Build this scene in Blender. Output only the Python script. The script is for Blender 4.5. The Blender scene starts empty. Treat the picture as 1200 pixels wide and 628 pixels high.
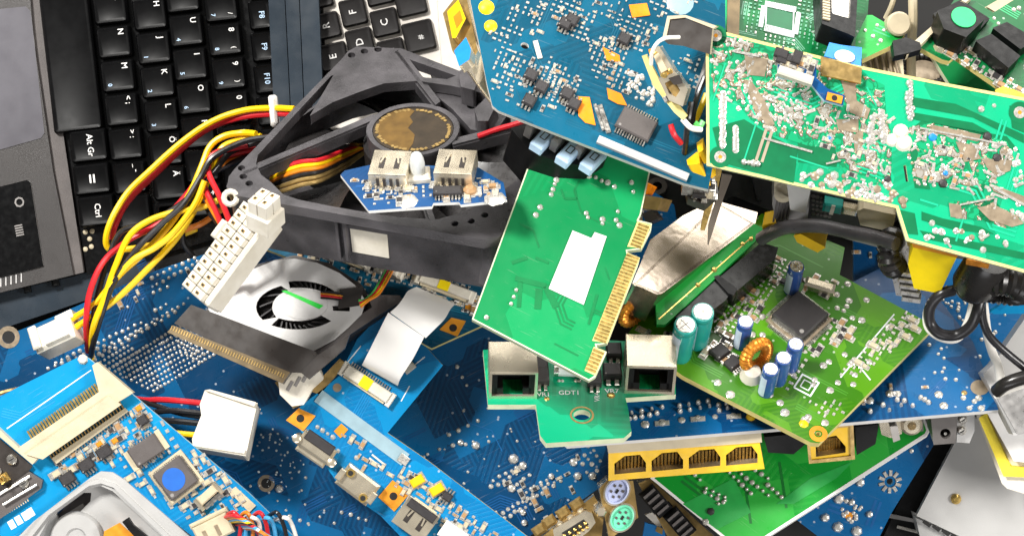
import bpy, bmesh, math, random
from mathutils import Vector, Matrix
from mathutils.geometry import tessellate_polygon

# ---------------------------------------------------------------- camera, world, lamps, exposure
H = 30.0          # camera height in working units
S = 0.036         # metres per working unit (the fan comes out 12 cm wide)
sc = bpy.context.scene
cam_data = bpy.data.cameras.new('camera')
cam_data.sensor_width = 36.0
cam_data.lens = 36.0 * H / 12.0
cam_data.clip_start = 0.01
cam_data.clip_end = 50
cam = bpy.data.objects.new('camera', cam_data)
cam.location = (0, 0, H * S)
sc.collection.objects.link(cam)
sc.camera = cam
sc.view_settings.view_transform = 'Standard'
sc.view_settings.look = 'None'
sc.view_settings.exposure = 0.15
sc.view_settings.gamma = 1.0
world = bpy.data.worlds.new('World')
sc.world = world
world.use_nodes = True
world.node_tree.nodes['Background'].inputs[0].default_value = (1.0, 0.98, 0.95, 1)
world.node_tree.nodes['Background'].inputs[1].default_value = 0.2

def area(name, loc, target, size, power, col):
    d = bpy.data.lights.new(name, 'AREA')
    d.shape = 'RECTANGLE'; d.size = size[0]; d.size_y = size[1]
    d.energy = power; d.color = col
    o = bpy.data.objects.new(name, d)
    o.location = loc
    o.rotation_euler = (Vector(target) - Vector(loc)).to_track_quat('-Z', 'Y').to_euler()
    sc.collection.objects.link(o)
    return o
area('key_softbox', (-1.0, 1.05, 1.7), (0, 0, 0), (0.36, 0.36), 68, (1.0, 0.98, 0.94))
area('side_softbox', (1.2, -0.2, 1.1), (0.05, 0, 0), (0.45, 0.45), 20, (1.0, 0.97, 0.93))
area('top_reflection_fill', (0.2, 1.25, 0.42), (0.05, 0, 0.05), (1.5, 0.75), 20, (1.0, 0.97, 0.92))  # added lamp: gives the tilted metal tops something bright to reflect
area('low_softbox', (-0.1, -1.0, 0.8), (0, 0, 0), (0.8, 0.4), 3.5, (0.98, 0.98, 1.0))

# ---------------------------------------------------------------- materials
def lin(c):
    if isinstance(c, str):
        c = c.lstrip('#'); c = tuple(int(c[i:i + 2], 16) / 255 for i in (0, 2, 4))
    return tuple((x / 12.92 if x <= 0.04045 else ((x + 0.055) / 1.055) ** 2.4) for x in c) + (1.0,)

def newmat(name):
    m = bpy.data.materials.new(name); m.use_nodes = True
    return m, m.node_tree.nodes, m.node_tree.links, m.node_tree.nodes['Principled BSDF']

def mat(name, col, rough=0.5, metal=0.0, spec=0.5, var=0.15, nscale=6.0, bump=0.0, bscale=40.0,
        trans=0.0, coat=0.0, rvar=0.0, col2=None):
    """a plain surface with procedural colour variation, roughness variation and fine bump"""
    m, N, Lk, b = newmat(name)
    c = lin(col)
    tc = N.new('ShaderNodeTexCoord')
    nz = N.new('ShaderNodeTexNoise'); nz.inputs['Scale'].default_value = nscale; nz.inputs['Detail'].default_value = 5
    Lk.new(tc.outputs['Object'], nz.inputs['Vector'])
    rp = N.new('ShaderNodeValToRGB')
    rp.color_ramp.elements[0].position = 0.3; rp.color_ramp.elements[1].position = 0.7
    c2 = lin(col2) if col2 else tuple(min(1, x * (1 + var)) for x in c[:3]) + (1,)
    rp.color_ramp.elements[0].color = tuple(x * (1 - var) for x in c[:3]) + (1,)
    rp.color_ramp.elements[1].color = c2
    Lk.new(nz.outputs['Fac'], rp.inputs['Fac'])
    Lk.new(rp.outputs['Color'], b.inputs['Base Color'])
    b.inputs['Metallic'].default_value = metal
    b.inputs['Roughness'].default_value = rough
    b.inputs['Specular IOR Level'].default_value = spec
    if trans: b.inputs['Transmission Weight'].default_value = trans
    if coat: b.inputs['Coat Weight'].default_value = coat; b.inputs['Coat Roughness'].default_value = 0.15
    if rvar:
        mr = N.new('ShaderNodeMapRange')
        mr.inputs['To Min'].default_value = max(0.02, rough - rvar); mr.inputs['To Max'].default_value = min(1, rough + rvar)
        mr.inputs['From Min'].default_value = 0.3; mr.inputs['From Max'].default_value = 0.7
        nr = N.new('ShaderNodeTexNoise'); nr.inputs['Scale'].default_value = nscale * 2.3; nr.inputs['Detail'].default_value = 6
        Lk.new(tc.outputs['Object'], nr.inputs['Vector']); Lk.new(nr.outputs['Fac'], mr.inputs['Value'])
        Lk.new(mr.outputs['Result'], b.inputs['Roughness'])
    if bump:
        nb = N.new('ShaderNodeTexNoise'); nb.inputs['Scale'].default_value = bscale; nb.inputs['Detail'].default_value = 4
        Lk.new(tc.outputs['Object'], nb.inputs['Vector'])
        bp = N.new('ShaderNodeBump'); bp.inputs['Strength'].default_value = bump; bp.inputs['Distance'].default_value = 0.0008
        Lk.new(nb.outputs['Fac'], bp.inputs['Height']); Lk.new(bp.outputs['Normal'], b.inputs['Normal'])
    return m

def pcb(name, ca, cb, scale=1.6, fine=9.0, rough=0.3, edge=0.5, dots=True, seed=0.0):
    """solder mask over copper: pours (angular cells), bundles of fine tracks, vias, slight dust"""
    m, N, Lk, b = newmat(name)
    A, B = lin(ca), lin(cb)
    tc = N.new('ShaderNodeTexCoord')
    mp = N.new('ShaderNodeMapping'); mp.inputs['Location'].default_value = (seed, seed * 1.7, 0)
    Lk.new(tc.outputs['Object'], mp.inputs['Vector'])
    def vor(sc_, feat='F1', dist='CHEBYCHEV'):
        v = N.new('ShaderNodeTexVoronoi'); v.voronoi_dimensions = '2D'; v.feature = feat
        if feat != 'DISTANCE_TO_EDGE': v.distance = dist
        v.inputs['Scale'].default_value = sc_
        Lk.new(mp.outputs['Vector'], v.inputs['Vector']); return v
    def math_(op, a, b_=None, c_=None):
        n = N.new('ShaderNodeMath'); n.operation = op
        for i, x in enumerate((a, b_, c_)):
            if x is None: continue
            if isinstance(x, (int, float)): n.inputs[i].default_value = x
            else: Lk.new(x, n.inputs[i])
        return n.outputs[0]
    v1 = vor(scale, dist='MANHATTAN'); v2 = vor(scale * 1.9)
    s1 = N.new('ShaderNodeSeparateColor'); Lk.new(v1.outputs['Color'], s1.inputs[0])
    s2 = N.new('ShaderNodeSeparateColor'); Lk.new(v2.outputs['Color'], s2.inputs[0])
    pour = math_('MULTIPLY', math_('GREATER_THAN', s1.outputs[0], 0.45), math_('GREATER_THAN', s2.outputs[0], 0.3))
    # tracks in three directions, chosen per cell
    def bands(rot):
        r = N.new('ShaderNodeMapping'); r.inputs['Rotation'].default_value = (0, 0, rot)
        Lk.new(mp.outputs['Vector'], r.inputs['Vector'])
        sx = N.new('ShaderNodeSeparateXYZ'); Lk.new(r.outputs['Vector'], sx.inputs[0])
        f = math_('FRACT', math_('MULTIPLY', sx.outputs[0], fine * 1.6))
        return math_('GREATER_THAN', math_('ABSOLUTE', math_('SUBTRACT', f, 0.5)), 0.27)
    pick = s2.outputs[1]
    ba, bb, bc = bands(0), bands(math.pi / 2), bands(math.pi / 4)
    low = math_('LESS_THAN', pick, 0.33); high = math_('GREATER_THAN', pick, 0.66)
    mid = math_('SUBTRACT', 1.0, math_('ADD', low, high))
    tr = math_('ADD', math_('ADD', math_('MULTIPLY', ba, low), math_('MULTIPLY', bb, high)), math_('MULTIPLY', bc, mid))
    hasT = math_('GREATER_THAN', s1.outputs[1], 0.42)
    notp = math_('SUBTRACT', 1.0, pour)
    tr = math_('MULTIPLY', math_('MULTIPLY', tr, hasT), notp)
    cu = math_('MAXIMUM', pour, tr)
    nz = N.new('ShaderNodeTexNoise'); nz.inputs['Scale'].default_value = 1.1; nz.inputs['Detail'].default_value = 6
    Lk.new(tc.outputs['Object'], nz.inputs['Vector'])
    cs_ = math_('MAXIMUM', math_('MULTIPLY', pour, .8), math_('MULTIPLY', tr, .3))
    mixv = math_('ADD', math_('MULTIPLY', cs_, 0.8), math_('MULTIPLY', math_('SUBTRACT', nz.outputs['Fac'], 0.5), 0.5))
    mx = N.new('ShaderNodeMix'); mx.data_type = 'RGBA'
    mx.inputs[6].default_value = A; mx.inputs[7].default_value = B
    Lk.new(mixv, mx.inputs[0])
    out = mx.outputs[2]
    if dots:
        v3 = vor(6.5, 'F1', 'EUCLIDEAN')
        s3 = N.new('ShaderNodeSeparateColor'); Lk.new(v3.outputs['Color'], s3.inputs[0])
        d = math_('MULTIPLY', math_('LESS_THAN', v3.outputs['Distance'], 0.09), math_('GREATER_THAN', s3.outputs[0], 0.8))
        m2 = N.new('ShaderNodeMix'); m2.data_type = 'RGBA'
        m2.inputs[7].default_value = tuple(min(1, x * 0.4 + 0.35) for x in B[:3]) + (1,)
        Lk.new(math_('MULTIPLY', d, 0.8), m2.inputs[0]); Lk.new(out, m2.inputs[6]); out = m2.outputs[2]
    # dust film and fine scratches over the varnish
    dn = N.new('ShaderNodeTexNoise'); dn.inputs['Scale'].default_value = 38; dn.inputs['Detail'].default_value = 6; dn.inputs['Roughness'].default_value = .75
    Lk.new(tc.outputs['Object'], dn.inputs['Vector'])
    sm = N.new('ShaderNodeMapping'); sm.inputs['Scale'].default_value = (2.0, 60, 1); sm.inputs['Rotation'].default_value = (0, 0, .6)
    Lk.new(tc.outputs['Object'], sm.inputs['Vector'])
    sn = N.new('ShaderNodeTexNoise'); sn.inputs['Scale'].default_value = 1.2; sn.inputs['Detail'].default_value = 2
    Lk.new(sm.outputs['Vector'], sn.inputs['Vector'])
    dust = math_('ADD', math_('MULTIPLY', math_('GREATER_THAN', dn.outputs['Fac'], .66), .22), math_('MULTIPLY', math_('GREATER_THAN', sn.outputs['Fac'], .69), .12))
    m3 = N.new('ShaderNodeMix'); m3.data_type = 'RGBA'; m3.inputs[7].default_value = (.5, .48, .44, 1)
    Lk.new(dust, m3.inputs[0]); Lk.new(out, m3.inputs[6]); out = m3.outputs[2]
    Lk.new(out, b.inputs['Base Color'])
    b.inputs['Roughness'].default_value = rough; b.inputs['Specular IOR Level'].default_value = .32
    bp = N.new('ShaderNodeBump'); bp.inputs['Strength'].default_value = 0.35; bp.inputs['Distance'].default_value = 0.0004
    Lk.new(cu, bp.inputs['Height']); Lk.new(bp.outputs['Normal'], b.inputs['Normal'])
    nr = N.new('ShaderNodeTexNoise'); nr.inputs['Scale'].default_value = 5; nr.inputs['Detail'].default_value = 8
    Lk.new(tc.outputs['Object'], nr.inputs['Vector'])
    Lk.new(math_('MULTIPLY_ADD', nr.outputs['Fac'], 0.35, rough - 0.15), b.inputs['Roughness'])
    return m

MT = dict(
    black=mat('black_plastic', '#0e0e0f', 0.4, spec=.3, var=.25, bump=.1, bscale=60, rvar=.08),
    blackgloss=mat('black_gloss_plastic', '#070708', 0.25, spec=.3, var=.2, rvar=.06),
    keyblack=mat('key_plastic', '#080809', 0.38, spec=.14, var=.15, rvar=.05, nscale=3),
    keygrey=mat('grey_key_plastic', '#211f1f', 0.6, spec=.2, var=.12, bump=.12, bscale=90),
    palm=mat('palmrest_paint', '#383534', 0.42, metal=.1, var=.1, bump=.2, bscale=120, rvar=.08, nscale=2),
    pad=mat('touchpad_surface', '#56545a', 0.4, metal=.2, var=.08, rvar=.06, nscale=2),
    hinge=mat('hinge_plastic', '#2c353e', 0.3, var=.15, rvar=.1, nscale=1.5),
    deck=mat('aluminium_deck', '#d8d1c8', 0.42, metal=.1, var=.06, bump=.1, bscale=150),
    fan=mat('fan_plastic', '#3c3a3c', 0.35, col2='#545154', var=.2, bump=.25, bscale=50, rvar=.1, nscale=3),
    blade=mat('fan_blade_plastic', '#2c2a2a', 0.3, var=.2, rvar=.1),
    chip=mat('chip_epoxy', '#2d2a2b', 0.5, var=.15, bump=.2, bscale=120, rvar=.08),
    chipgrey=mat('grey_chip_epoxy', '#56504e', 0.5, var=.12, bump=.2, bscale=120),
    silver=mat('tinned_metal', '#d8d4cc', 0.28, metal=.95, var=.15, rvar=.14, nscale=12),
    solder=mat('solder', '#d2cec6', 0.3, metal=.6, var=.2, rvar=.15, nscale=20),
    tin=mat('connector_shell', '#e8dcc4', 0.26, metal=.8, var=.1, rvar=.08, nscale=2),
    steel=mat('shield_steel', '#a0948a', 0.19, metal=.95, col2='#dccdb8', var=.15, rvar=.08, nscale=1.1, bump=.5, bscale=1.3),  # two-tone noise colour stands in for the steel's uneven reflections
    gold=mat('gold_plating', '#dfbd6e', 0.28, metal=.85, var=.2, rvar=.1, nscale=10),
    barbrown=mat('contact_block', '#6f5f45', 0.4, metal=.4, var=.25, nscale=9),
    golddull=mat('brass', '#a98d57', 0.38, metal=.6, var=.25, rvar=.1, nscale=9),
    copper=mat('copper_pad', '#e89a2c', 0.4, metal=.35, var=.15, rvar=.1),
    copperwire=mat('copper_winding', '#ee9434', 0.35, metal=.6, var=.35, nscale=14, rvar=.1),
    smdbrown=mat('ceramic', '#a8845c', 0.4, var=.2, nscale=20),
    jackgrey=mat('smoky_plastic', '#5d5957', 0.35, var=.15),
    white=mat('white_nylon', '#d2cab8', 0.4, col2='#e2dccf', var=.06, bump=.15, bscale=30, rvar=.08, nscale=4),
    white2=mat('white_paint', '#e4e2df', 0.5, var=.05),
    silk=mat('silkscreen', '#dfe6e4', 0.6, var=.1),
    ivory=mat('ivory_nylon', '#c2b599', 0.45, var=.1, bump=.1, bscale=30),
    ffc=mat('flex_cable', '#e6e3df', 0.42, var=.04, rvar=.06, nscale=2),
    grey=mat('grey_plastic', '#8b8784', 0.45, var=.12, bump=.1),
    lightgrey=mat('light_grey_paint', '#cbc9c7', 0.42, var=.06, bump=.12, rvar=.08, nscale=3),
    cased=mat('aluminium_case', '#b9b8b6', 0.38, metal=.25, var=.04, bump=.1, bscale=90, rvar=.05, nscale=2),
    film=mat('black_film', '#37322f', 0.36, var=.2, rvar=.1, nscale=3),
    yellow=mat('yellow_wire', '#f0c408', 0.35, var=.08),
    red=mat('red_wire', '#c8202a', 0.35, var=.1),
    orange=mat('orange_wire', '#e2821c', 0.35, var=.1),
    blackwire=mat('black_wire', '#1d1c1e', 0.33, var=.2, rvar=.08),
    whitewire=mat('white_wire', '#e9e5dc', 0.4, var=.06),
    bluewire=mat('blue_wire', '#4aa3d6', 0.4, var=.1),
    greenwire=mat('green_wire', '#4faf52', 0.4, var=.1),
    yellowplastic=mat('yellow_plastic', '#f0c010', 0.4, var=.1, rvar=.08),
    yellowtape=mat('yellow_tape', '#f5d800', 0.45, var=.07, bump=.1, bscale=10),
    orangeplastic=mat('orange_kapton', '#f08a10', 0.4, var=.15, rvar=.1),
    bluejack=mat('blue_plastic', '#1f86d8', 0.35, var=.1),
    palejack=mat('pale_blue_plastic', '#b9d4ee', 0.4, var=.08),
    mint=mat('mint_plastic', '#6fd7ae', 0.4, var=.08),
    lilac=mat('lilac_plastic', '#b7bfe0', 0.4, var=.08),
    greendot=mat('green_paint', '#25c070', 0.45, var=.08),
    greensticker=mat('green_sticker', '#18d83c', 0.5, var=.05),
    bluedot=mat('blue_sticker', '#1c60b8', 0.5, var=.08),
    tealsleeve=mat('teal_sleeve', '#1d8f86', 0.25, var=.1, coat=.4),
    bluesleeve=mat('blue_sleeve', '#2a4f92', 0.25, var=.12, coat=.4),
    paleblue=mat('pale_sleeve', '#c6d6e6', 0.3, var=.1),
    toroid=mat('black_ferrite', '#1f1d1c', 0.28, var=.15, rvar=.06, nscale=3),
    heat=mat('heatsink_metal', '#b8b6b4', 0.32, metal=.7, var=.12, rvar=.1),
    foam=mat('yellow_foam', '#e8d23c', 0.7, var=.12, bump=.3, bscale=60),
    dark=mat('dark_void', '#121110', 0.7, var=.3),
    tan=mat('tinned_pour', '#9c8c76', 0.38, metal=.4, var=.2, rvar=.12, nscale=8),
    fr4=mat('board_edge', '#cfd6b4', 0.5, var=.15),
    fr4y=mat('board_edge_yellow', '#d8c980', 0.5, var=.15),
    fr4b=mat('board_edge_blue', '#a9cfe0', 0.5, var=.12),
    foil=mat('foil_tape', '#9db9c4', 0.35, metal=.25, var=.1),
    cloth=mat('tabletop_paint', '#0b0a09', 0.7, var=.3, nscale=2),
    clear=mat('clear_lens', '#f0f4f4', 0.1, var=.02, trans=.35),
    hubsticker=mat('hub_sticker', '#6f5426', 0.4, metal=.3, var=.25, nscale=8),
    hubsticker2=mat('hub_sticker_dark', '#3a3023', 0.4, metal=.2, var=.3, nscale=8),
    p_navy=pcb('navy_mask', '#02385e', '#0a6296', 1.3, 11, .28, seed=3),
    p_navy2=pcb('navy_mask_b', '#033e6c', '#0a649c', .8, 9, .26, seed=8),
    p_azure=pcb('azure_mask', '#0676ae', '#0c90c6', 1.1, 12, .3, seed=1, dots=False),
    p_azure2=pcb('azure_mask_b', '#046ea6', '#0a88c0', 1.4, 12, .3, seed=5),
    p_teal=pcb('teal_mask', '#0a4660', '#105f7c', 1.5, 13, .3, seed=6, dots=False),
    p_top=pcb('petrol_mask', '#064a62', '#0b6280', 1.5, 10, .28, seed=9, dots=False),
    p_green=pcb('green_mask', '#088248', '#109a5a', .9, 9, .33, seed=2, dots=False),
    p_greend=pcb('dark_green_mask', '#02592c', '#0a7c40', 2.2, 14, .3, seed=4),
    p_psu=pcb('mint_green_mask', '#078f62', '#12b482', 1.0, 7, .33, seed=7, dots=False),
    p_modem=pcb('olive_green_mask', '#34700a', '#5a9614', 1.6, 12, .3, seed=10),
    p_low=pcb('leaf_green_mask', '#0c8c2a', '#34a83e', .7, 9, .3, seed=12, dots=False),
    p_usb=pcb('royal_mask', '#083c6c', '#124e84', 1.8, 12, .3, seed=13, dots=False),
    p_bright=pcb('bright_green_mask', '#0c9a38', '#1fb44a', 1.2, 10, .35, seed=14),
)
def tinned(name, ca, cb, c1, c2):
    """solder mask broken up by hand tinned pools and tracks: one printed and dipped surface"""
    m, N, Lk, b = newmat(name)
    tc = N.new('ShaderNodeTexCoord')
    nz = N.new('ShaderNodeTexNoise'); nz.inputs['Scale'].default_value = 7.5; nz.inputs['Detail'].default_value = 2; nz.inputs['Roughness'].default_value = .5; nz.inputs['Distortion'].default_value = .3
    Lk.new(tc.outputs['Object'], nz.inputs['Vector'])
    rp = N.new('ShaderNodeValToRGB'); e = rp.color_ramp; e.interpolation = 'CONSTANT'
    for i, (p, c) in enumerate(((0, ca), (.42, cb), (.47, ca), (.53, c1), (.575, c2), (.63, c1), (.66, c2))):
        el = e.elements[i] if i < 2 else e.elements.new(p)
        el.position = p; el.color = lin(c)
    Lk.new(nz.outputs['Fac'], rp.inputs['Fac']); Lk.new(rp.outputs['Color'], b.inputs['Base Color'])
    g = N.new('ShaderNodeMath'); g.operation = 'GREATER_THAN'; g.inputs[1].default_value = .515
    Lk.new(nz.outputs['Fac'], g.inputs[0])
    mm = N.new('ShaderNodeMath'); mm.operation = 'MULTIPLY'; mm.inputs[1].default_value = .5
    Lk.new(g.outputs[0], mm.inputs[0]); Lk.new(mm.outputs[0], b.inputs['Metallic'])
    b.inputs['Roughness'].default_value = .32
    bp = N.new('ShaderNodeBump'); bp.inputs['Strength'].default_value = .8; bp.inputs['Distance'].default_value = .0012
    mr = N.new('ShaderNodeMapRange'); mr.inputs['From Min'].default_value = .5; mr.inputs['From Max'].default_value = .6
    Lk.new(nz.outputs['Fac'], mr.inputs['Value']); Lk.new(mr.outputs['Result'], bp.inputs['Height']); Lk.new(bp.outputs['Normal'], b.inputs['Normal'])
    return m
MT['tinned'] = tinned('tinned_copper', '#0a9a66', '#067a4c', '#9c8c76', '#bdb8ae')
TRC = {}
def tr_mat(name, col):
    if name not in TRC: TRC[name] = mat(name, col, 0.32, var=.12)
    return TRC[name]

# ---------------------------------------------------------------- geometry from the picture's rays
def P(px, py, z=0.0):
    k = (H - z) / H / 100.0
    return Vector(((px - 600) * k, -(py - 314) * k, z))

class Fr:
    """a plane in the scene through three points given as (pixel x, pixel y, height)"""
    def __init__(s, a, b, c):
        A, B, C = P(*a), P(*b), P(*c)
        x = (B - A).normalized(); n = x.cross(C - A).normalized()
        if n.z < 0: n = -n
        y = n.cross(x)
        s.m = Matrix((x, y, n)).transposed().to_4x4(); s.m.translation = A
        s.inv = s.m.inverted()
        s.o = s.inv @ Vector((0, 0, H))
    def L(s, px, py, h=0.0):
        d = (s.inv @ P(px, py, 0)) - s.o
        t = (h - s.o.z) / d.z
        return s.o + d * t
    def ang(s, p, q):
        a, b = s.L(*p), s.L(*q)
        return math.atan2(b.y - a.y, b.x - a.x)

def flat(cx, cy, z, deg=0, tilt=0.0, side=0.0):
    """frame at a pixel: x axis turned deg anticlockwise in the picture, surface rising tilt per unit
    down the picture and side per unit to the right"""
    a = math.radians(deg); u = 60
    bx, by = cx + u * math.cos(a), cy - u * math.sin(a)
    gx, gy = cx - u * math.sin(a), cy - u * math.cos(a)
    f = lambda x, y: (x, y, z + tilt * (y - cy) / 100 + side * (x - cx) / 100)
    return Fr(f(cx, cy), f(bx, by), f(gx, gy))

WORLD = Fr((600, 314, 0), (700, 314, 0), (600, 214, 0))

def tri_fill(loops):
    """triangles of a polygon with holes (indices into the joined loops)"""
    bm = bmesh.new(); vs = []; es = []
    for l in loops:
        v = [bm.verts.new((p.x, p.y, 0)) for p in l]; vs += v
        es += [bm.edges.new((v[i], v[(i + 1) % len(v)])) for i in range(len(v))]
    idx = {v: i for i, v in enumerate(vs)}
    bmesh.ops.triangle_fill(bm, use_beauty=True, use_dissolve=False, edges=es, normal=(0, 0, 1))
    out = [tuple(idx[v] for v in f.verts) for f in bm.faces if all(v in idx for v in f.verts)]
    bm.free(); return out

class G:
    """mesh collector"""
    def __init__(s): s.v = []; s.f = []; s.mi = []; s.ms = []
    def mid(s, m):
        m = MT[m] if isinstance(m, str) else m
        if m not in s.ms: s.ms.append(m)
        return s.ms.index(m)
    def add(s, vs, fs, m, T=None):
        k = len(s.v); i = s.mid(m)
        s.v += [tuple(T @ Vector(v)) if T else tuple(v) for v in vs]
        s.f += [tuple(k + q for q in f) for f in fs]; s.mi += [i] * len(fs)
        return s
    def box(s, cx, cy, cz, sx, sy, sz, m, rot=0.0, ch=0.0):
        """box centred at cx, cy with its BASE at cz; ch chamfers the top rim"""
        x, y = sx / 2, sy / 2
        ring = [(-x, -y), (x, -y), (x, y), (-x, y)]
        T = Matrix.Translation((cx, cy, cz)) @ Matrix.Rotation(rot, 4, 'Z')
        if ch > 0:
            vs = [(a, b, 0) for a, b in ring] + [(a, b, sz - ch) for a, b in ring] + \
                 [(a * (1 - ch / x), b * (1 - ch / y), sz) for a, b in ring]
            n = 3
        else:
            vs = [(a, b, 0) for a, b in ring] + [(a, b, sz) for a, b in ring]; n = 2
        fs = [(3, 2, 1, 0)]
        for l in range(n - 1):
            for q in range(4):
                r = (q + 1) % 4
                fs.append((l * 4 + q, l * 4 + r, l * 4 + 4 + r, l * 4 + 4 + q))
        t = (n - 1) * 4
        fs.append((t, t + 1, t + 2, t + 3))
        return s.add(vs, fs, m, T)
    def lathe(s, prof, m, n=24, T=None, cap=True):
        """profile of (radius, z) spun about z"""
        vs = []; fs = []
        for r, z in prof:
            for k in range(n):
                a = 2 * math.pi * k / n; vs.append((r * math.cos(a), r * math.sin(a), z))
        for i in range(len(prof) - 1):
            for k in range(n):
                q = (k + 1) % n
                fs.append((i * n + k, i * n + q, i * n + n + q, i * n + n + k))
        if cap:
            fs.append(tuple(reversed(range(n)))); t = (len(prof) - 1) * n
            fs.append(tuple(range(t, t + n)))
        return s.add(vs, fs, m, T)
    def dome(s, x, y, z, r, h, m, n=7):
        vs = [(x + r * math.cos(2 * math.pi * k / n), y + r * math.sin(2 * math.pi * k / n), z) for k in range(n)]
        vs += [(x + .7 * r * math.cos(2 * math.pi * k / n), y + .7 * r * math.sin(2 * math.pi * k / n), z + h * .7) for k in range(n)]
        vs.append((x, y, z + h))
        fs = [(k, (k + 1) % n, n + (k + 1) % n, n + k) for k in range(n)] + [(n + k, n + (k + 1) % n, 2 * n) for k in range(n)]
        return s.add(vs, fs, m)
    def prism(s, loops, z0, z1, m, mside=None, mbot=None):
        """polygon with holes, extruded from z0 to z1"""
        mside = mside or m
        ls = [[Vector((p[0], p[1], 0)) for p in l] for l in loops]
        def area_(l): return sum(l[i].x * l[(i + 1) % len(l)].y - l[(i + 1) % len(l)].x * l[i].y for i in range(len(l)))
        if area_(ls[0]) < 0: ls[0].reverse()
        for l in ls[1:]:
            if area_(l) > 0: l.reverse()
        pts = [p for l in ls for p in l]
        tris = tri_fill(ls) if len(ls) > 1 else tessellate_polygon(ls)
        top = []
        for t in tris:
            a, b, c = (pts[i] for i in t)
            top.append(tuple(t) if (b - a).cross(c - a).z > 0 else tuple(reversed(t)))
        s.add([(p.x, p.y, z1) for p in pts], top, m)
        s.add([(p.x, p.y, z0) for p in pts], [tuple(reversed(t)) for t in top], mbot or mside)
        for l in ls:
            n = len(l)
            s.add([(p.x, p.y, z0) for p in l] + [(p.x, p.y, z1) for p in l],
                  [(k, (k + 1) % n, n + (k + 1) % n, n + k) for k in range(n)], mside)
        return s
    def tube(s, pts, r, m, n=10, cap=True):
        pts = [Vector(p) for p in pts]; vs = []; fs = []
        up = None
        for i, p in enumerate(pts):
            d = (pts[min(i + 1, len(pts) - 1)] - pts[max(i - 1, 0)]).normalized()
            if up is None: up = d.orthogonal().normalized()
            up = (up - d * up.dot(d)).normalized(); w = d.cross(up)
            rr = r[i] if isinstance(r, (list, tuple)) else r
            for k in range(n):
                a = 2 * math.pi * k / n; vs.append(p + up * rr * math.cos(a) + w * rr * math.sin(a))
        for i in range(len(pts) - 1):
            for k in range(n):
                q = (k + 1) % n; fs.append((i * n + k, i * n + q, i * n + n + q, i * n + n + k))
        if cap:
            fs.append(tuple(reversed(range(n)))); t = (len(pts) - 1) * n; fs.append(tuple(range(t, t + n)))
        return s.add(vs, fs, m)
    def ribbon(s, pts, w, z, m):
        """flat mitred strip on the surface"""
        pts = [Vector((p[0], p[1])) for p in pts]
        if len(pts) < 2: return s
        L_, R_ = [], []
        for i, p in enumerate(pts):
            d0 = (p - pts[i - 1]).normalized() if i else None
            d1 = (pts[i + 1] - p).normalized() if i < len(pts) - 1 else None
            d = d0 if d1 is None else d1 if d0 is None else (d0 + d1)
            if d.length < 1e-4: d = d1
            d = d.normalized(); nrm = Vector((-d.y, d.x))
            k = 1.0
            if d0 is not None and d1 is not None: k = 1 / max(.5, d.dot(d1))
            L_.append(p + nrm * w / 2 * k); R_.append(p - nrm * w / 2 * k)
        n = len(pts)
        vs = [(p.x, p.y, z) for p in R_] + [(p.x, p.y, z) for p in L_]
        return s.add(vs, [(i, i + 1, n + i + 1, n + i) for i in range(n - 1)], m)
    def disc(s, x, y, z, r, m, n=10, r2=None):
        if r2 is None:
            return s.add([(x + r * math.cos(2 * math.pi * k / n), y + r * math.sin(2 * math.pi * k / n), z) for k in range(n)],
                         [tuple(range(n))], m)
        vs = [(x + q * math.cos(2 * math.pi * k / n), y + q * math.sin(2 * math.pi * k / n), z) for q in (r, r2) for k in range(n)]
        return s.add(vs, [(k, (k + 1) % n, n + (k + 1) % n, n + k) for k in range(n)], m)
    def mesh(s, name, smooth=True):
        me = bpy.data.meshes.new(name); me.from_pydata(s.v, [], s.f)
        for m in s.ms: me.materials.append(m)
        me.polygons.foreach_set('material_index', s.mi)
        if smooth:
            me.polygons.foreach_set('use_smooth', [True] * len(s.f)); me.set_sharp_from_angle(angle=math.radians(38))
        me.update(); return me
    def empty(s): return not s.f

def link(name, me, parent=None, loc=(0, 0, 0), rot=0.0, bev=0.0, T=None, label=None):
    o = bpy.data.objects.new(name, me); sc.collection.objects.link(o)
    o.parent = parent
    if T is not None: o.matrix_local = T
    else: o.location = loc; o.rotation_euler = (0, 0, rot)
    if bev:
        md = o.modifiers.new('bevel', 'BEVEL'); md.width = bev * S if parent is None else bev; md.segments = 2; md.limit_method = 'ANGLE'
        md.angle_limit = math.radians(50)
    if label: o['label'] = label
    return o

_cache = {}
def shared(key, fn):
    """one mesh datablock per kind of component, shared by its copies"""
    if key not in _cache: _cache[key] = fn().mesh(key if isinstance(key, str) else str(key[0]))
    return _cache[key]

def text_mesh(t, size, m, ex=0.0):
    k = ('txt', t, size, m)
    if k in _cache: return _cache[k]
    c = bpy.data.curves.new('lettering', 'FONT'); c.body = t; c.size = size; c.align_x = 'CENTER'; c.align_y = 'CENTER'
    c.extrude = ex; c.resolution_u = 2; c.offset = size * .012
    o = bpy.data.objects.new('lettering', c); sc.collection.objects.link(o)
    dg = bpy.context.evaluated_depsgraph_get()
    me = bpy.data.meshes.new_from_object(o.evaluated_get(dg))
    bpy.data.objects.remove(o); me.materials.clear(); me.materials.append(MT[m] if isinstance(m, str) else m)
    _cache[k] = me
    return me

def inside(p, poly):
    x, y = p[0], p[1]; r = False; n = len(poly)
    for i in range(n):
        x1, y1 = poly[i][0], poly[i][1]; x2, y2 = poly[i - 1][0], poly[i - 1][1]
        if (y1 > y) != (y2 > y) and x < (x2 - x1) * (y - y1) / (y2 - y1) + x1: r = not r
    return r

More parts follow.
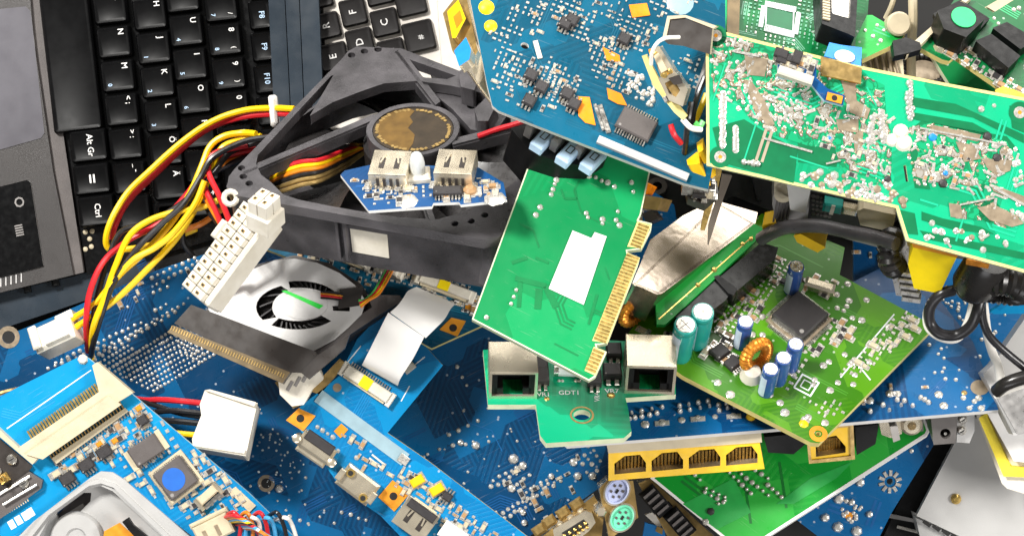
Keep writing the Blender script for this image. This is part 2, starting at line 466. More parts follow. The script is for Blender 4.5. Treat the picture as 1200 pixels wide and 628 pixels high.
def smooth_path(pts, n=8):
    pts = [Vector(p) for p in pts]
    if len(pts) < 3: return pts
    q = [pts[0] * 2 - pts[1]] + pts + [pts[-1] * 2 - pts[-2]]
    out = []
    for i in range(1, len(q) - 2):
        for k in range(n):
            t = k / n
            out.append(.5 * ((2 * q[i]) + (-q[i - 1] + q[i + 1]) * t + (2 * q[i - 1] - 5 * q[i] + 4 * q[i + 1] - q[i + 2]) * t * t
                             + (-q[i - 1] + 3 * q[i] - 3 * q[i + 1] + q[i + 2]) * t ** 3))
    out.append(pts[-1]); return out

class Thing:
    def __init__(s, name, label, cat, fr=None, group=None, kind=None):
        s.fr = fr or WORLD
        o = bpy.data.objects.new(name, None); sc.collection.objects.link(o)
        o.matrix_world = Matrix.Scale(S, 4) @ s.fr.m
        o.empty_display_size = .2
        o['label'] = label; o['category'] = cat
        if group: o['group'] = group
        if kind: o['kind'] = kind
        s.o = o; s.rng = random.Random(hash_(name + label)); s.keep = []
    def L(s, px, py, h=0): return s.fr.L(px, py, h)
    def poly(s, pts, h=0): return [tuple(s.fr.L(p[0], p[1], h))[:2] for p in pts]
    def plate(s, name, loops, h0, h1, m, mside=None, bev=0.0, parent=None, label=None):
        if not isinstance(loops[0][0], (tuple, list)): loops = [loops]
        g = G().prism([s.poly(l, h1) for l in loops], h0, h1, m, mside)
        return link(name, g.mesh(name), parent or s.o, bev=bev, label=label)
    def put(s, name, g, px, py, h=0.0, to=None, rot=0.0, parent=None, bev=0.0, label=None, key=None):
        """g (collector or mesh) at a pixel on the surface; 'to' = direction in pixels of its local x"""
        p = s.fr.L(px, py, h)
        r = rot + (s.fr.ang((px, py), (px + to[0], py + to[1])) if to else 0)
        me = g.mesh(name) if isinstance(g, G) else g
        o = link(name, me, s.o, p, r, bev, label=label)
        if parent is not None:                      # sub-part: placed relative to its part
            o.parent = parent
            o.matrix_local = parent.matrix_basis.inverted() @ (Matrix.Translation(p) @ Matrix.Rotation(r, 4, 'Z'))
        return o
    def geo(s, name, g, parent=None, bev=0.0, label=None):
        return link(name, g.mesh(name), parent or s.o, bev=bev, label=label)
    def text(s, t, px, py, size, to=(10, 0), m='silk', h=.004, name='lettering', parent=None):
        return s.put(name, text_mesh(t, size, m), px, py, h, to, parent=parent)
    def traces(s, poly, n, m, w=.012, gap=.024, z=.002, bundle=(2, 6), step=(.15, .7), segs=(2, 5), name='tracks', avoid=()):
        """bundles of octilinear copper tracks inside a pixel polygon"""
        R = s.rng; lp = s.poly(poly); xs = [p[0] for p in lp]; ys = [p[1] for p in lp]; g = G()
        m = m if not isinstance(m, str) else MT[m]
        occ = s.__dict__.setdefault('occ', set())
        for _ in range(n * 2):
            for _t in range(20):
                p = Vector((R.uniform(min(xs), max(xs)), R.uniform(min(ys), max(ys))))
                if inside(p, lp): break
            d = R.randrange(8); path = [p]
            for k in range(R.randint(*segs)):
                L_ = R.uniform(*step)
                q = path[-1] + Vector((math.cos(d * math.pi / 4), math.sin(d * math.pi / 4))) * L_
                if not inside(q, lp): break
                path.append(q); d += R.choice((-1, 1))
            if len(path) < 2: continue
            nb = R.randint(*bundle)
            cells = set()
            for i in range(len(path) - 1):
                k_ = max(2, int((path[i + 1] - path[i]).length / .04))
                for q_ in range(k_ + 1):
                    c_ = path[i].lerp(path[i + 1], q_ / k_)
                    rr_ = int(nb * gap / 2 / .07) + 1
                    for u_ in range(-rr_, rr_ + 1):
                        for v_ in range(-rr_, rr_ + 1): cells.add((int(c_.x // .07) + u_, int(c_.y // .07) + v_))
            if cells & occ: continue
            occ |= cells
            for j in range(nb):
                off = (j - nb / 2) * gap; pp = []
                for i, c in enumerate(path):
                    d0 = (c - path[i - 1]).normalized() if i else None
                    d1 = (path[i + 1] - c).normalized() if i < len(path) - 1 else None
                    dd = (d0 or d1) + (d1 or d0); dd.normalize()
                    k = 1 / max(.6, dd.dot(d1 or d0))
                    c2 = c + Vector((-dd.y, dd.x)) * off * k
                    pp.append(c2)
                if all(inside(c, lp) for c in pp): g.ribbon(pp, w, z + j * .0002, m)
        if not g.empty(): return link(name, g.mesh(name, False), s.o)
    def dots(s, pts, r, m='solder', h=None, z=0.0, name='solder_joints', jit=0.0, n=7):
        g = G(); R = s.rng
        one = name[:-1] if name.endswith('s') and not name.endswith('ss') else name
        if len(pts) <= 40:
            for p in pts:
                rr = r * R.choice((.8, 1.0, 1.2)); hh = h if h is not None else rr * .7
                s.put(one, shared((one, round(rr, 4), round(hh, 4), m if isinstance(m, str) else m.name, n), lambda: G().dome(0, 0, 0, rr, hh, m, n)),
                      p[0] + R.uniform(-jit, jit), p[1] + R.uniform(-jit, jit), z)
            return
        for p in pts:
            q = s.fr.L(p[0] + R.uniform(-jit, jit), p[1] + R.uniform(-jit, jit))
            rr = r * R.uniform(.75, 1.25)
            g.dome(q.x, q.y, z, rr, (h if h is not None else rr * .7), m, n)
        return link(name, g.mesh(name), s.o)
    def rim(s, pts, w, m, h=.003, name='board_rim', closed=True):
        """bare strip of laminate along the board's edge"""
        l = [Vector(p) for p in s.poly(pts)]; n = len(l)
        ar = sum(l[i].x * l[(i + 1) % n].y - l[(i + 1) % n].x * l[i].y for i in range(n)); sg = 1 if ar > 0 else -1
        inn_ = []
        for i in range(n):
            d0 = (l[i] - l[i - 1]).normalized(); d1 = (l[(i + 1) % n] - l[i]).normalized(); d = (d0 + d1).normalized()
            inn_.append(l[i] + Vector((-d.y, d.x)) * sg * w / max(.5, d.dot(d1)))
        vs = [(p.x, p.y, h) for p in l] + [(p.x, p.y, h) for p in inn_]
        f = [(i, (i + 1) % n, n + (i + 1) % n, n + i) if sg > 0 else (n + i, n + (i + 1) % n, (i + 1) % n, i) for i in range(n)]
        return link(name, G().add(vs, f, m).mesh(name, False), s.o)
    def rnd(s, poly, n):
        R = s.rng; xs = [p[0] for p in poly]; ys = [p[1] for p in poly]; out = []
        t = 0
        while len(out) < n and t < n * 30:
            t += 1
            p = (R.uniform(min(xs), max(xs)), R.uniform(min(ys), max(ys)))
            if inside(p, poly) and not any(inside(p, k) for k in s.keep): out.append(p)
        return out
    def smds(s, poly, n, size=.07, kinds=('cap', 'res', 'cap2'), mind=6.0, pts=None):
        """small surface-mount parts, each its own object sharing meshes"""
        R = s.rng; used = []
        for p in (pts or s.rnd(poly, n * 3)):
            if len(used) >= n: break
            if any(abs(p[0] - u[0]) < mind and abs(p[1] - u[1]) < mind for u in used): continue
            used.append(p); k = R.choice(kinds); sz = R.choice((size, size * .75, size * 1.3))
            nm = {'cap': 'smd_capacitor', 'cap2': 'smd_capacitor', 'res': 'smd_resistor', 'tr': 'smd_transistor', 'yel': 'tantalum_capacitor'}[k]
            me = shared(('smd', k, round(sz, 4)), lambda: smd_mesh(k, sz))
            s.put(nm, me, p[0], p[1], .001, rot=R.choice((0, math.pi / 2)))
    def pads(s, poly, n, size=.05, m='solder', name='solder_pads', mind=4):
        """bare tinned pads, silk marks: one printed pattern"""
        R = s.rng; g = G(); lp = s.poly(poly); st = size * 1.45
        x0, x1 = min(p[0] for p in lp), max(p[0] for p in lp); y0, y1 = min(p[1] for p in lp), max(p[1] for p in lp)
        cand = []
        for i in range(int((x1 - x0) / st) + 1):
            for j in range(int((y1 - y0) / st) + 1):
                q = (x0 + (i + .5) * st, y0 + (j + .5) * st)
                if inside(q, lp) and q not in cand: cand.append(q)
        R.shuffle(cand)
        for q in sorted(cand[:n]):
            v_ = (int(q[0] / .35) + int(q[1] / .3)) % 2
            a, b = R.choice((.95, .8, .6)) * size, R.choice((.5, .4, .6)) * size
            g.box(q[0], q[1], 0, a, b, .008 + R.uniform(0, .003), m, v_ * math.pi / 2, ch=.002)
        return link(name, g.mesh(name, False), s.o)

def hash_(t):
    h = 7
    for c in t: h = (h * 31 + ord(c)) % 1000003
    return h

def smd_mesh(k, s):
    g = G()
    if k == 'cap': body, e = 'ivory', 'solder'
    if k == 'cap2': body, e = 'smdbrown', 'solder'
    if k == 'res': body, e = 'chip', 'solder'
    if k == 'yel': body, e = 'yellowplastic', 'silver'
    if k == 'tr':
        g.box(0, 0, .012, s * 1.5, s, s * .6, 'chip', ch=s * .1)
        for x, y in ((-.5, -.7), (.5, -.7), (0, .7)): g.box(x * s, y * s, 0, s * .3, s * .5, s * .2, 'silver')
        return g
    g.box(0, 0, .003, s * 1.0, s * .7, s * .4, body)
    for q in (-1, 1): g.box(q * s * .62, 0, .002, s * .34, s * .78, s * .46, e, ch=s * .06)
    g.box(0, 0, 0, s * 2.1, s * .95, .006, 'solder')
    return g

def soic(w, l, h=.1, n=4, m='chip', pin=.05, quad=False, dot=True):
    """gull-wing chip: pins along the two long sides (or all four)"""
    g = G(); g.box(0, 0, .02, w, l, h, m, ch=min(.015, h * .3))
    p = G()
    def row(count, length, off, vert):
        st = length / count
        for i in range(count):
            c = -length / 2 + st * (i + .5)
            for sgn in (-1, 1):
                o_ = sgn * (off + pin * .5)
                if vert: p.box(c, o_, 0, st * .5, pin * 1.1, .025, 'silver'); p.box(c, sgn * (off + .01), .01, st * .5, .02, h * .5, 'silver')
                else: p.box(o_, c, 0, pin * 1.1, st * .5, .025, 'silver'); p.box(sgn * (off + .01), c, .01, .02, st * .5, h * .5, 'silver')
    row(n, w * .92, l / 2, True)
    if quad: row(n, l * .92, w / 2, False)
    if dot: g.disc(-w * .38, -l * .36, .02 + h + .001, min(w, l) * .06, 'grey', 10)
    return g, p

def put_chip(t, px, py, w, l, to=None, h=.1, n=4, m='chip', quad=False, pin=.05, name='chip', label=None):
    kb = ('chipb', w, l, h, n, m, quad, pin)
    if kb not in _cache:
        g, p = soic(w, l, h, n, m, pin, quad)
        _cache[kb] = g.mesh('chip'); _cache[('p',) + kb] = p.mesh('pins', False)
    o = t.put(name, _cache[kb], px, py, 0, to, label=label)
    link('pins', _cache[('p',) + kb], o)
    return o

def elcap(t, px, py, r, h, m='bluesleeve', stripe='paleblue', name='electrolytic_capacitor', rot=-1.9, lean=0.0, label=None):
    def mk():
        g = G(); g.lathe([(r * .96, 0), (r, .02), (r, h * .82), (r * .93, h * .86), (r, h * .9), (r, h * .97), (r * .95, h)], m, 22)
        n = 22
        for k in range(3):   # printed stripe, a strip hugging the sleeve
            pass
        a0, a1 = -.5, .5
        vs = []; 
        for i in range(7):
            a = a0 + (a1 - a0) * i / 6; rr = r * 1.012
            vs += [(rr * math.cos(a), rr * math.sin(a), .03), (rr * math.cos(a), rr * math.sin(a), h * .8)]
        g.add(vs, [(2 * i, 2 * i + 2, 2 * i + 3, 2 * i + 1) for i in range(6)], stripe)
        return g
    def top():
        g = G(); g.lathe([(r * .84, h), (r * .84, h + .006), (r * .8, h + .01)], 'silver', 22)
        g.box(0, 0, h + .008, r * 1.3, r * .05, .004, 'chipgrey'); g.box(0, 0, h + .0085, r * .05, r * 1.3, .004, 'chipgrey')
        return g
    o = t.put(name, shared(('ec', r, h, m, stripe), mk), px, py, 0, rot=rot, label=label)
    if lean: o.rotation_euler.x = lean
    link('can_top', shared(('ect', r, h), top), o)
    return o

def rj45(t, px, py, w=.5, d=.5, h=.45, to=None, shell='tin', inner='black', name='network_socket', label=None, contacts='gold'):
    """socket lying on the board, its mouth on the local -y side"""
    g = G()
    wl = .03
    # shell: top, two sides, back, and a front rim round the mouth
    g.box(0, 0, h - wl, w, d, wl, shell, ch=.008)
    for sg in (-1, 1): g.box(sg * (w / 2 - wl / 2), 0, 0, wl, d - .004, h - wl, shell)
    g.box(0, d / 2 - wl / 2, 0, w - 2 * wl, wl, h - wl, shell)
    g.box(0, -d / 2 + .02, 0, w - 2 * wl, .03, h * .1, shell)
    o = t.put(name, g, px, py, 0, to, label=label)
    g2 = G()   # plastic insert: frame with a stepped mouth
    iw = w - 2 * wl
    y0 = -d / 2 + .035
    z0, z1 = h * .1, h - wl
    for sg in (-1, 1): g2.box(sg * (iw / 2 - .03), y0 + .1, z0, .06, .2, z1 - z0, inner)
    g2.box(0, y0 + .1, z1 - .05, iw - .12, .2, .05, inner)
    for sg in (-1, 1): g2.box(sg * (iw * .33), y0 + .1, z0, iw * .2, .2, (z1 - z0) * .28, inner)
    g2.box(0, y0 + .28, z0, iw, .1, z1 - z0, 'black')
    link('socket_insert', g2.mesh('socket_insert'), o)
    g3 = G()
    for k in range(8):
        x = (k - 3.5) * iw * .085
        g3.tube([(x, y0 + .02, z1 - .06), (x, y0 + .2, z0 + .12)], .008, contacts, 5)
    link('contacts', g3.mesh('contacts'), o)
    return o

def usb_a(t, px, py, w=.42, d=.42, h=.2, to=None, n=1, name='usb_socket', label=None, face='ivory'):
    """metal box, spring cutouts on top, mouth on local -y"""
    g = G(); wl = .02
    g.box(0, 0, h - wl, w, d, wl, 'tin', ch=.006)
    for sg in (-1, 1): g.box(sg * (w / 2 - wl / 2), 0, 0, wl, d - .004, h - wl, 'tin')
    g.box(0, 0, 0, w - 2 * wl, d - .01, wl, 'tin')
    g.box(0, d / 2 - wl / 2, wl, w - 2 * wl, wl, h - 2 * wl, 'tin')
    o = t.put(name, g, px, py, 0, to, label=label)
    g = G()
    for sg in (-1, 1):
        g.box(sg * w * .2, -d * .05, h + .0005, w * .14, d * .42, .004, 'film')
        g.box(sg * w * .2, .04, h + .005, w * .05, d * .36, .012, 'tin', rot=sg * .2)
    link('spring_clips', g.mesh('spring_clips'), o)
    g = G(); g.box(0, .05, wl + (h - 2 * wl) * .45, w * .72, d * .8, (h - 2 * wl) * .3, face)
    for k in range(4): g.box((k - 1.5) * w * .16, -.03, wl + (h - 2 * wl) * .45 - .012, w * .08, d * .7, .01, 'gold')
    link('tongue', g.mesh('tongue'), o)
    return o

def wire(t, pts, r, m, name='wire', n=8, seg=8, parent=None, label=None):
    """a wire through (pixel x, pixel y, height) points, in the thing's local space"""
    inv = t.fr.inv
    pp = smooth_path([inv @ P(*p) for p in pts], seg)
    g = G().tube(pp, r, m, n)
    return link(name, g.mesh(name), parent or t.o, label=label)

def rounded(cx, cy, w, h, r, n=5):
    out = []
    for qx, qy, a0 in ((1, 1, 0), (-1, 1, 90), (-1, -1, 180), (1, -1, 270)):
        for k in range(n + 1):
            a = math.radians(a0 + 90 * k / n)
            out.append((cx + qx * (w / 2 - r) + r * math.cos(a), cy + qy * (h / 2 - r) + r * math.sin(a)))
    return out

def ell(px, py, rx, ry=None, n=20, rot=0.0):
    ry = ry or rx; c, s_ = math.cos(rot), math.sin(rot)
    return [(px + rx * math.cos(2 * math.pi * k / n) * c - ry * math.sin(2 * math.pi * k / n) * s_,
             py + rx * math.cos(2 * math.pi * k / n) * s_ + ry * math.sin(2 * math.pi * k / n) * c) for k in range(n)]

def lerp(a, b, t): return tuple(a[i] + (b[i] - a[i]) * t for i in range(len(a)))
def line(a, b, n): return [lerp(a, b, i / max(1, n - 1)) for i in range(n)]
def grid(a, b, c, nu, nv):
    """pixel grid from corner a towards b (nu) and c (nv)"""
    return [(a[0] + (b[0] - a[0]) * i / max(1, nu - 1) + (c[0] - a[0]) * j / max(1, nv - 1),
             a[1] + (b[1] - a[1]) * i / max(1, nu - 1) + (c[1] - a[1]) * j / max(1, nv - 1)) for i in range(nu) for j in range(nv)]
# ================================================================ the surface under the heap
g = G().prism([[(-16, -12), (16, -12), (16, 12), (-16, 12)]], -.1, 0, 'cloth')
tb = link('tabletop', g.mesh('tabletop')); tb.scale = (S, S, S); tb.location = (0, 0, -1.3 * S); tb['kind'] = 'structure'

# ================================================================ black and grey laptop, lower left
def key(t, parent_name, cx, cy, w, h, m, ang, glyphs=(), th=.1, lip=True, par=None, label=None):
    """keycap with a dished top, w across and h along the picture axes turned by ang, glyphs = (text, dx, dy, size, mat)"""
    def mk():
        g = G(); x, y = w / 2, h / 2; c = .035; r = .03
        def ring(a, b, z, rr):
            return [(px, py, z) for px, py in rounded(0, 0, a * 2, b * 2, rr, 3)]
        rs = [ring(x, y, 0, r), ring(x - .004, y - .004, th * .7, r), ring(x - .02, y - .02, th, r), ring(x - c - .01, y - c - .01, th - .012, r * .7)]
        n = len(rs[0]); vs = [v for q in rs for v in q]; fs = []
        for l in range(3):
            for k in range(n):
                q = (k + 1) % n; fs.append((l * n + k, l * n + q, l * n + n + q, l * n + n + k))
        fs.append(tuple(range(3 * n, 4 * n)))
        return g.add(vs, fs, m)
    o = t.put('key', shared(('key', round(w, 3), round(h, 3), m, th), mk), cx, cy, 0, rot=ang, label=label)
    for (s_, dx, dy, size, mm, gr) in glyphs:
        l = link('legend', text_mesh(s_, size, mm), o, (dx, dy, th - .006), gr)
    return o

lapA = Thing('laptop', 'black and grey laptop lying under the heap with its glossy black German keyboard showing', 'laptop', flat(180, 60, 0))
A = lapA
A.plate('base', [(-30, -30), (372, -30), (382, 130), (330, 270), (190, 330), (100, 352), (-30, 392)], -1.0, -.14, 'black', bev=.02)
A.plate('keyboard_bed', [(48, -30), (318, -30), (326, 150), (318, 262), (102, 322), (84, 212)], -.14, -.06, 'blackgloss')
A.plate('palm_rest', [(-30, -30), (33, -30), (40, 50), (62, 200), (86, 322), (-30, 350)], -.14, .06, 'palm', bev=.03)
A.plate('palm_rest_edge', [(33, -30), (50, -30), (70, 130), (98, 319), (86, 322), (62, 200), (40, 50)], -.14, .01, 'chipgrey', bev=.012)
A.plate('touchpad', [(-30, 14), (30, 8), (36, 14), (52, 156), (48, 162), (-30, 184)], .05, .068, 'pad', 'lightgrey', bev=.01)
bt = A.plate('button_panel', [(-30, 226), (32, 211), (36, 214), (51, 312), (-30, 333)], .05, .075, 'blackgloss', 'lightgrey', bev=.01)
A.text('O', 22, 237, .16, (2, 10), 'grey', .08, name='button_icon')
A.text('lllll', 22, 270, .13, (2, 10), 'grey', .08, name='button_icon')
for k in range(5):
    g = G().box(0, 0, 0, .012, .1, .006, 'lightgrey'); A.put('status_mark', g, 1 + k * 6, 331 - k * 1.4, .062)
# front lip strip with two clips
A.plate('front_strip', [(-30, 350), (86, 324), (98, 320), (180, 300), (182, 326), (100, 352), (-30, 396)], -.5, -.12, 'hinge', bev=.02)
cg = G()
cg.box(0, 0, 0, .42, .1, .12, 'black', ch=.02); cg.box(-.17, -.07, 0, .08, .14, .12, 'black', ch=.02); cg.box(.17, -.07, 0, .08, .14, .12, 'black', ch=.02)
A.put('latch', cg, 48, 326, -.14, (10, -2.2))
# hinge cover to the right of the keys
for nm, pts, z1 in (('hinge_cover', [(313, -30), (332, -30), (341, 150), (322, 150)], .16),
                    ('hinge_cover', [(333, -30), (349, -30), (357, 150), (342, 150)], .2),
                    ('hinge_cover', [(350, -30), (372, -30), (380, 150), (358, 150)], .24)):
    A.plate(nm, pts, -.3, z1, 'hinge', bev=.02)
dA = math.radians(6.5)
def LG(ch, sub=None, top=None, subm='palejack'):
    out = []
    r = -math.pi / 2
    if ch: out.append((ch, .09, .11, .095, 'white2', r))
    if sub: out.append((sub, -.1, -.1, .07, subm, r))
    if top: out.append((top, .1, -.1, .075, 'white2', r))
    return out
def kx(x0, y0, k): return (x0 + 4.6 * k, y0 + 39.6 * k)
cols = [
    (130, 10.5, [('B',), ('N',), ('M', '0'), ('< ;', None), ('> :', None, None), ('_ -',)]),
    (176.5, 17.5, [('H',), ('J', '1'), ('K', '2'), ('L', '3'), ('Ö', None, None), ('Ä',), ("' #",)]),
    (214.5, -3, [('Z',), ('U', '4'), ('I', '5'), ('O', '6'), ('P', '-'), ('Ü',), ('* +',)]),
    (259.5, 8, [('7', '7', '/'), ('8', '8', '('), ('9', '9', ')'), ('0', None, '='), ('ß', None, '?'), ("´",)]),
]
for x0, y0, ks in cols:
    for k, s_ in enumerate(ks):
        px, py = kx(x0, y0, k)
        key(A, 'key', px, py, .395, .37, 'keyblack', dA, LG(*s_), par=None)
for k, t_ in enumerate(('F6', 'F7', 'F8', 'F9', 'F10', 'F11', 'F12')):
    px, py = 299 + 3.2 * k, -56 + 37.3 * k
    key(A, 'key', px, py, .27, .345, 'keyblack', dA, [(t_, 0.02, 0, .09, 'palejack', -math.pi / 2)])
key(A, 'key', 83, 62, .58, 1.86, 'keyblack', dA)                       # space bar
key(A, 'key', 105, 171, .44, .38, 'keyblack', dA, [('Alt Gr', .02, 0, .1, 'white2', -math.pi / 2)])
key(A, 'key', 108.5, 210, .44, .36, 'keyblack', dA, [('=', .0, 0, .2, 'white2', -math.pi / 2)])
key(A, 'key', 114, 247, .44, .36, 'keyblack', dA, [('Ctrl', .02, 0, .1, 'white2', -math.pi / 2)])
key(A, 'key', 158, 248, .4, .37, 'keyblack', dA); key(A, 'key', 202, 255, .42, .37, 'keyblack', dA)
for dx, dy in ((100, 272), (108, 271), (105, 280), (100, 292), (107, 289)):
    A.put('indicator_light', G().dome(0, 0, 0, .03, .012, 'ivory', 10), dx, dy, -.058)

# ================================================================ silver laptop, top centre
lapB = Thing('laptop', 'silver laptop with dark grey chiclet keys lying behind the black fan', 'laptop', flat(440, 40, 0))
B = lapB
kb = [(383, 31, .335, .33, 'R'), (414, 15, .33, .345, 'F'), (451, 27, .34, .345, 'C'), (391, 67, .36, .345, 'E'), (422, 50, .34, .345, 'D'),
      (459, 62, .34, .34, 'X'), (444, -9, .34, .34, 'V'), (406, -21, .34, .34, 'G'), (375, -5, .3, .33, 'T'), (430, 86, .34, .34, 'S'), (399, 103, .34, .34, 'W'), (467, 98, .34, .34, 'Y')]
holes = []
dB = math.radians(13)
B.plate('deck', [(377, -30), (560, -30), (575, 100), (570, 150), (385, 150)], -.9, -.02, 'deck', bev=.02)
B.plate('keyboard_well', [(377, -30), (510, -30), (520, 115), (385, 118)], -.02, -.012, 'deck')
for px, py, w, h, ch in kb:
    key(B, 'key', px, py, w * .93, h * .93, 'keygrey', dB, [(ch, 0, 0, .12, 'lightgrey', math.pi / 2)], th=.07)
key(B, 'key', 481, 2, .36, .345, 'keygrey', dB, [], th=.07)
key(B, 'key', 491, 43, .36, .36, 'keygrey', dB, [('#', .02, -.02, .09, 'lightgrey', math.pi / 2)], th=.07)
# ================================================================ large dark blue motherboard at the bottom
mb = Thing('motherboard', 'largest dark blue board, lying face down at the bottom left, dotted with solder points', 'circuit board',
           Fr((100, 400, .15), (300, 300, .15), (0, 300, .15)))
out = [(-40, 412), (60, 372), (180, 318), (345, 262), (470, 330), (620, 330), (700, 470), (762, 522), (716, 562), (600, 642), (560, 680), (-40, 680)]
mb.plate('board', [out], -.06, .0, 'p_navy', 'fr4b')
T1 = tr_mat('navy_track', '#0c4a80'); T2 = tr_mat('navy_track_light', '#135e98')
for pg, n in (([(0, 400), (180, 320), (230, 330), (60, 470)], 6), ([(230, 450), (330, 470), (480, 640), (250, 640)], 30), ([(440, 500), (650, 420), (690, 560), (580, 640), (500, 600)], 34),
              ([(110, 400), (200, 370), (240, 450), (130, 420)], 6), ([(140, 300), (420, 300), (440, 340), (140, 350)], 8)):
    mb.traces(pg, n, T1, .014, .03, .002, (2, 7), (.12, .5), (2, 5))
    mb.traces(pg, n // 3, T2, .01, .02, .004, (1, 4), (.1, .35), (2, 6))
dt = []
# slot rows: pairs of dots up the left
for a, b, n in (((65, 425), (165, 378), 15), ((56, 432), (172, 385), 15), ((178, 326), (228, 302), 8), ((184, 333), (232, 307), 8),
                ((110, 418), (215, 356), 18), ((104, 426), (205, 366), 14), ((180, 343), (196, 336), 3), ((182, 364), (195, 357), 3), ((120, 348), (150, 360), 4)):
    dt += line(a, b, n)
mb.dots(dt, .024, jit=.5, name='slot_solder_rows')
# memory-slot style dot matrix
gr = grid((128, 432), (238, 366), (180, 458), 26, 9)
gr2 = grid((190, 402), (236, 380), (234, 424), 9, 7) + grid((118, 424), (150, 405), (128, 432), 8, 3)
mb.dots(gr + gr2, .02, jit=.3, name='socket_solder_field')
mb.dots(mb.rnd([(300, 500), (345, 500), (360, 540), (330, 580), (300, 560)], 44), .012, 'silk', h=.006, name='via_field')
rs = []
for a, b, n in (((655, 438), (668, 452), 2), ((536, 430), (548, 452), 3), ((527, 508), (560, 493), 4), ((501, 532), (530, 522), 3), ((545, 520), (572, 516), 2),
                ((578, 562), (606, 548), 5), ((576, 570), (604, 556), 5), ((606, 568), (620, 556), 3), ((612, 580), (640, 562), 6), ((618, 588), (648, 570), 6),
                ((626, 570), (657, 563), 5), ((638, 612), (660, 600), 4), ((590, 600), (625, 580), 7), ((586, 610), (622, 590), 7), ((690, 522), (704, 540), 4), ((684, 532), (700, 550), 4),
                ((470, 620), (520, 600), 7), ((400, 600), (430, 610), 4), ((340, 605), (362, 612), 3), ((676, 536), (688, 552), 3), ((344, 478), (352, 472), 2)):
    rs += line(a, b, n)
mb.dots(rs, .026, jit=1.2)
mb.dots([(646, 558), (677, 558), (613, 600), (694, 558), (672, 541), (602, 538), (613, 545), (540, 518), (558, 522), (600, 572), (614, 612), (327, 572)], .052, h=.05, name='large_solder_joints', jit=.5)
mb.dots(mb.rnd([(250, 500), (340, 520), (420, 628), (250, 628)], 22), .018, name='via_dots')
mb.dots(mb.rnd([(470, 500), (640, 420), (700, 540), (620, 628), (530, 600)], 34), .016, name='via_dots')
mb.smds([(600, 540), (700, 530), (640, 620), (560, 620)], 14, .05)
mb.smds([(120, 340), (300, 290), (310, 300), (140, 360)], 14, .05)
mb.put('screw_hole', G().disc(0, 0, 0, .13, 'tan', 20, .075).disc(0, 0, .001, .07, 'dark', 20), 10, 395, .004)
mb.put('screw_hole', G().disc(0, 0, 0, .1, 'tan', 20, .06).disc(0, 0, .001, .06, 'dark', 20), 312, 566, .004)

# ================================================================ teal board just under the fan
tl = Thing('laptop_board', 'narrow teal circuit board with white connectors tucked under the front of the case fan', 'circuit board',
           Fr((316, 285, .75), (560, 345, .85), (500, 260, .6)))
tl.plate('board', [[(300, 272), (440, 300), (585, 330), (592, 352), (568, 380), (506, 408), (440, 372), (380, 318), (312, 292)]], -.07, 0, 'p_teal', 'fr4y')
tl.traces([(330, 290), (560, 340), (560, 375), (500, 395), (440, 350)], 14, tr_mat('teal_track', '#1b6f8a'), .012, .026)
def ffc_conn(t, px, py, L_, to, body='white', w=.11, yellow=True, h=.1):
    g = G(); g.box(0, 0, 0, L_, w, h, body, ch=.012); g.box(0, -w * .55, 0, L_ * .92, w * .35, h * .5, 'ivory')
    for sg in (-1, 1): g.box(sg * (L_ / 2 + .02), -.01, 0, .06, w * 1.3, h * .8, body, ch=.01)
    for k in range(int(L_ / .035)): g.box(-L_ * .45 + k * L_ * .9 / int(L_ / .035), w * .62, 0, .014, .06, .02, 'silver')
    o = t.put('ribbon_connector', g, px, py, 0, to)
    if yellow: link('yellow_tab', G().box(-.02, 0, 0, .13, w * 1.02, .004, 'yellowtape').mesh('yellow_tab'), o, (0, 0, h + .001))
    return o
ffc_conn(tl, 400, 302, .62, (44, 17), yellow=False, w=.07)
ffc_conn(tl, 522, 338, .62, (46, 17))
for px, py in ((535, 383),):
    pg = [(515, 386), (529, 372), (546, 376), (536, 394)]
    o = tl.plate('mounting_pad', [pg], .001, .014, 'copper')
    tl.put('screw_hole', G().disc(0, 0, 0, .045, 'dark', 16), 531, 384, .016)
tl.put('mounting_pad', G().disc(0, 0, 0, .05, 'copper', 14), 550, 360, .003)
tl.smds([(330, 288), (390, 300), (388, 310), (330, 294)], 8, .05)
tl.smds([(450, 318), (480, 320), (560, 345), (575, 360), (560, 376), (480, 335)], 22, .055)
tl.smds([(400, 308), (440, 316), (440, 345), (420, 340)], 8, .05)
tl.pads([(330, 282), (560, 335), (575, 350), (560, 372), (450, 340)], 60, .05)
wc = tl.put('wire_connector', G().box(0, 0, 0, .2, .16, .16, 'white', ch=.02).box(-.12, 0, 0, .08, .22, .12, 'white', ch=.02).box(.12, .02, 0, .08, .2, .12, 'white', ch=.02), 459, 317, .0, (10, 5))
for i, (c, e) in enumerate((('red', 0), ('yellow', 3), ('greenwire', -3), ('orange', 5))):
    wire(tl, [(455 + e, 317, .98), (447 + e, 332, 1.25), (438 + e, 345, 1.35), (428 + e * .7, 352, 1.4), (421 + e * .3, 355 + e, 1.42)], .016, c)

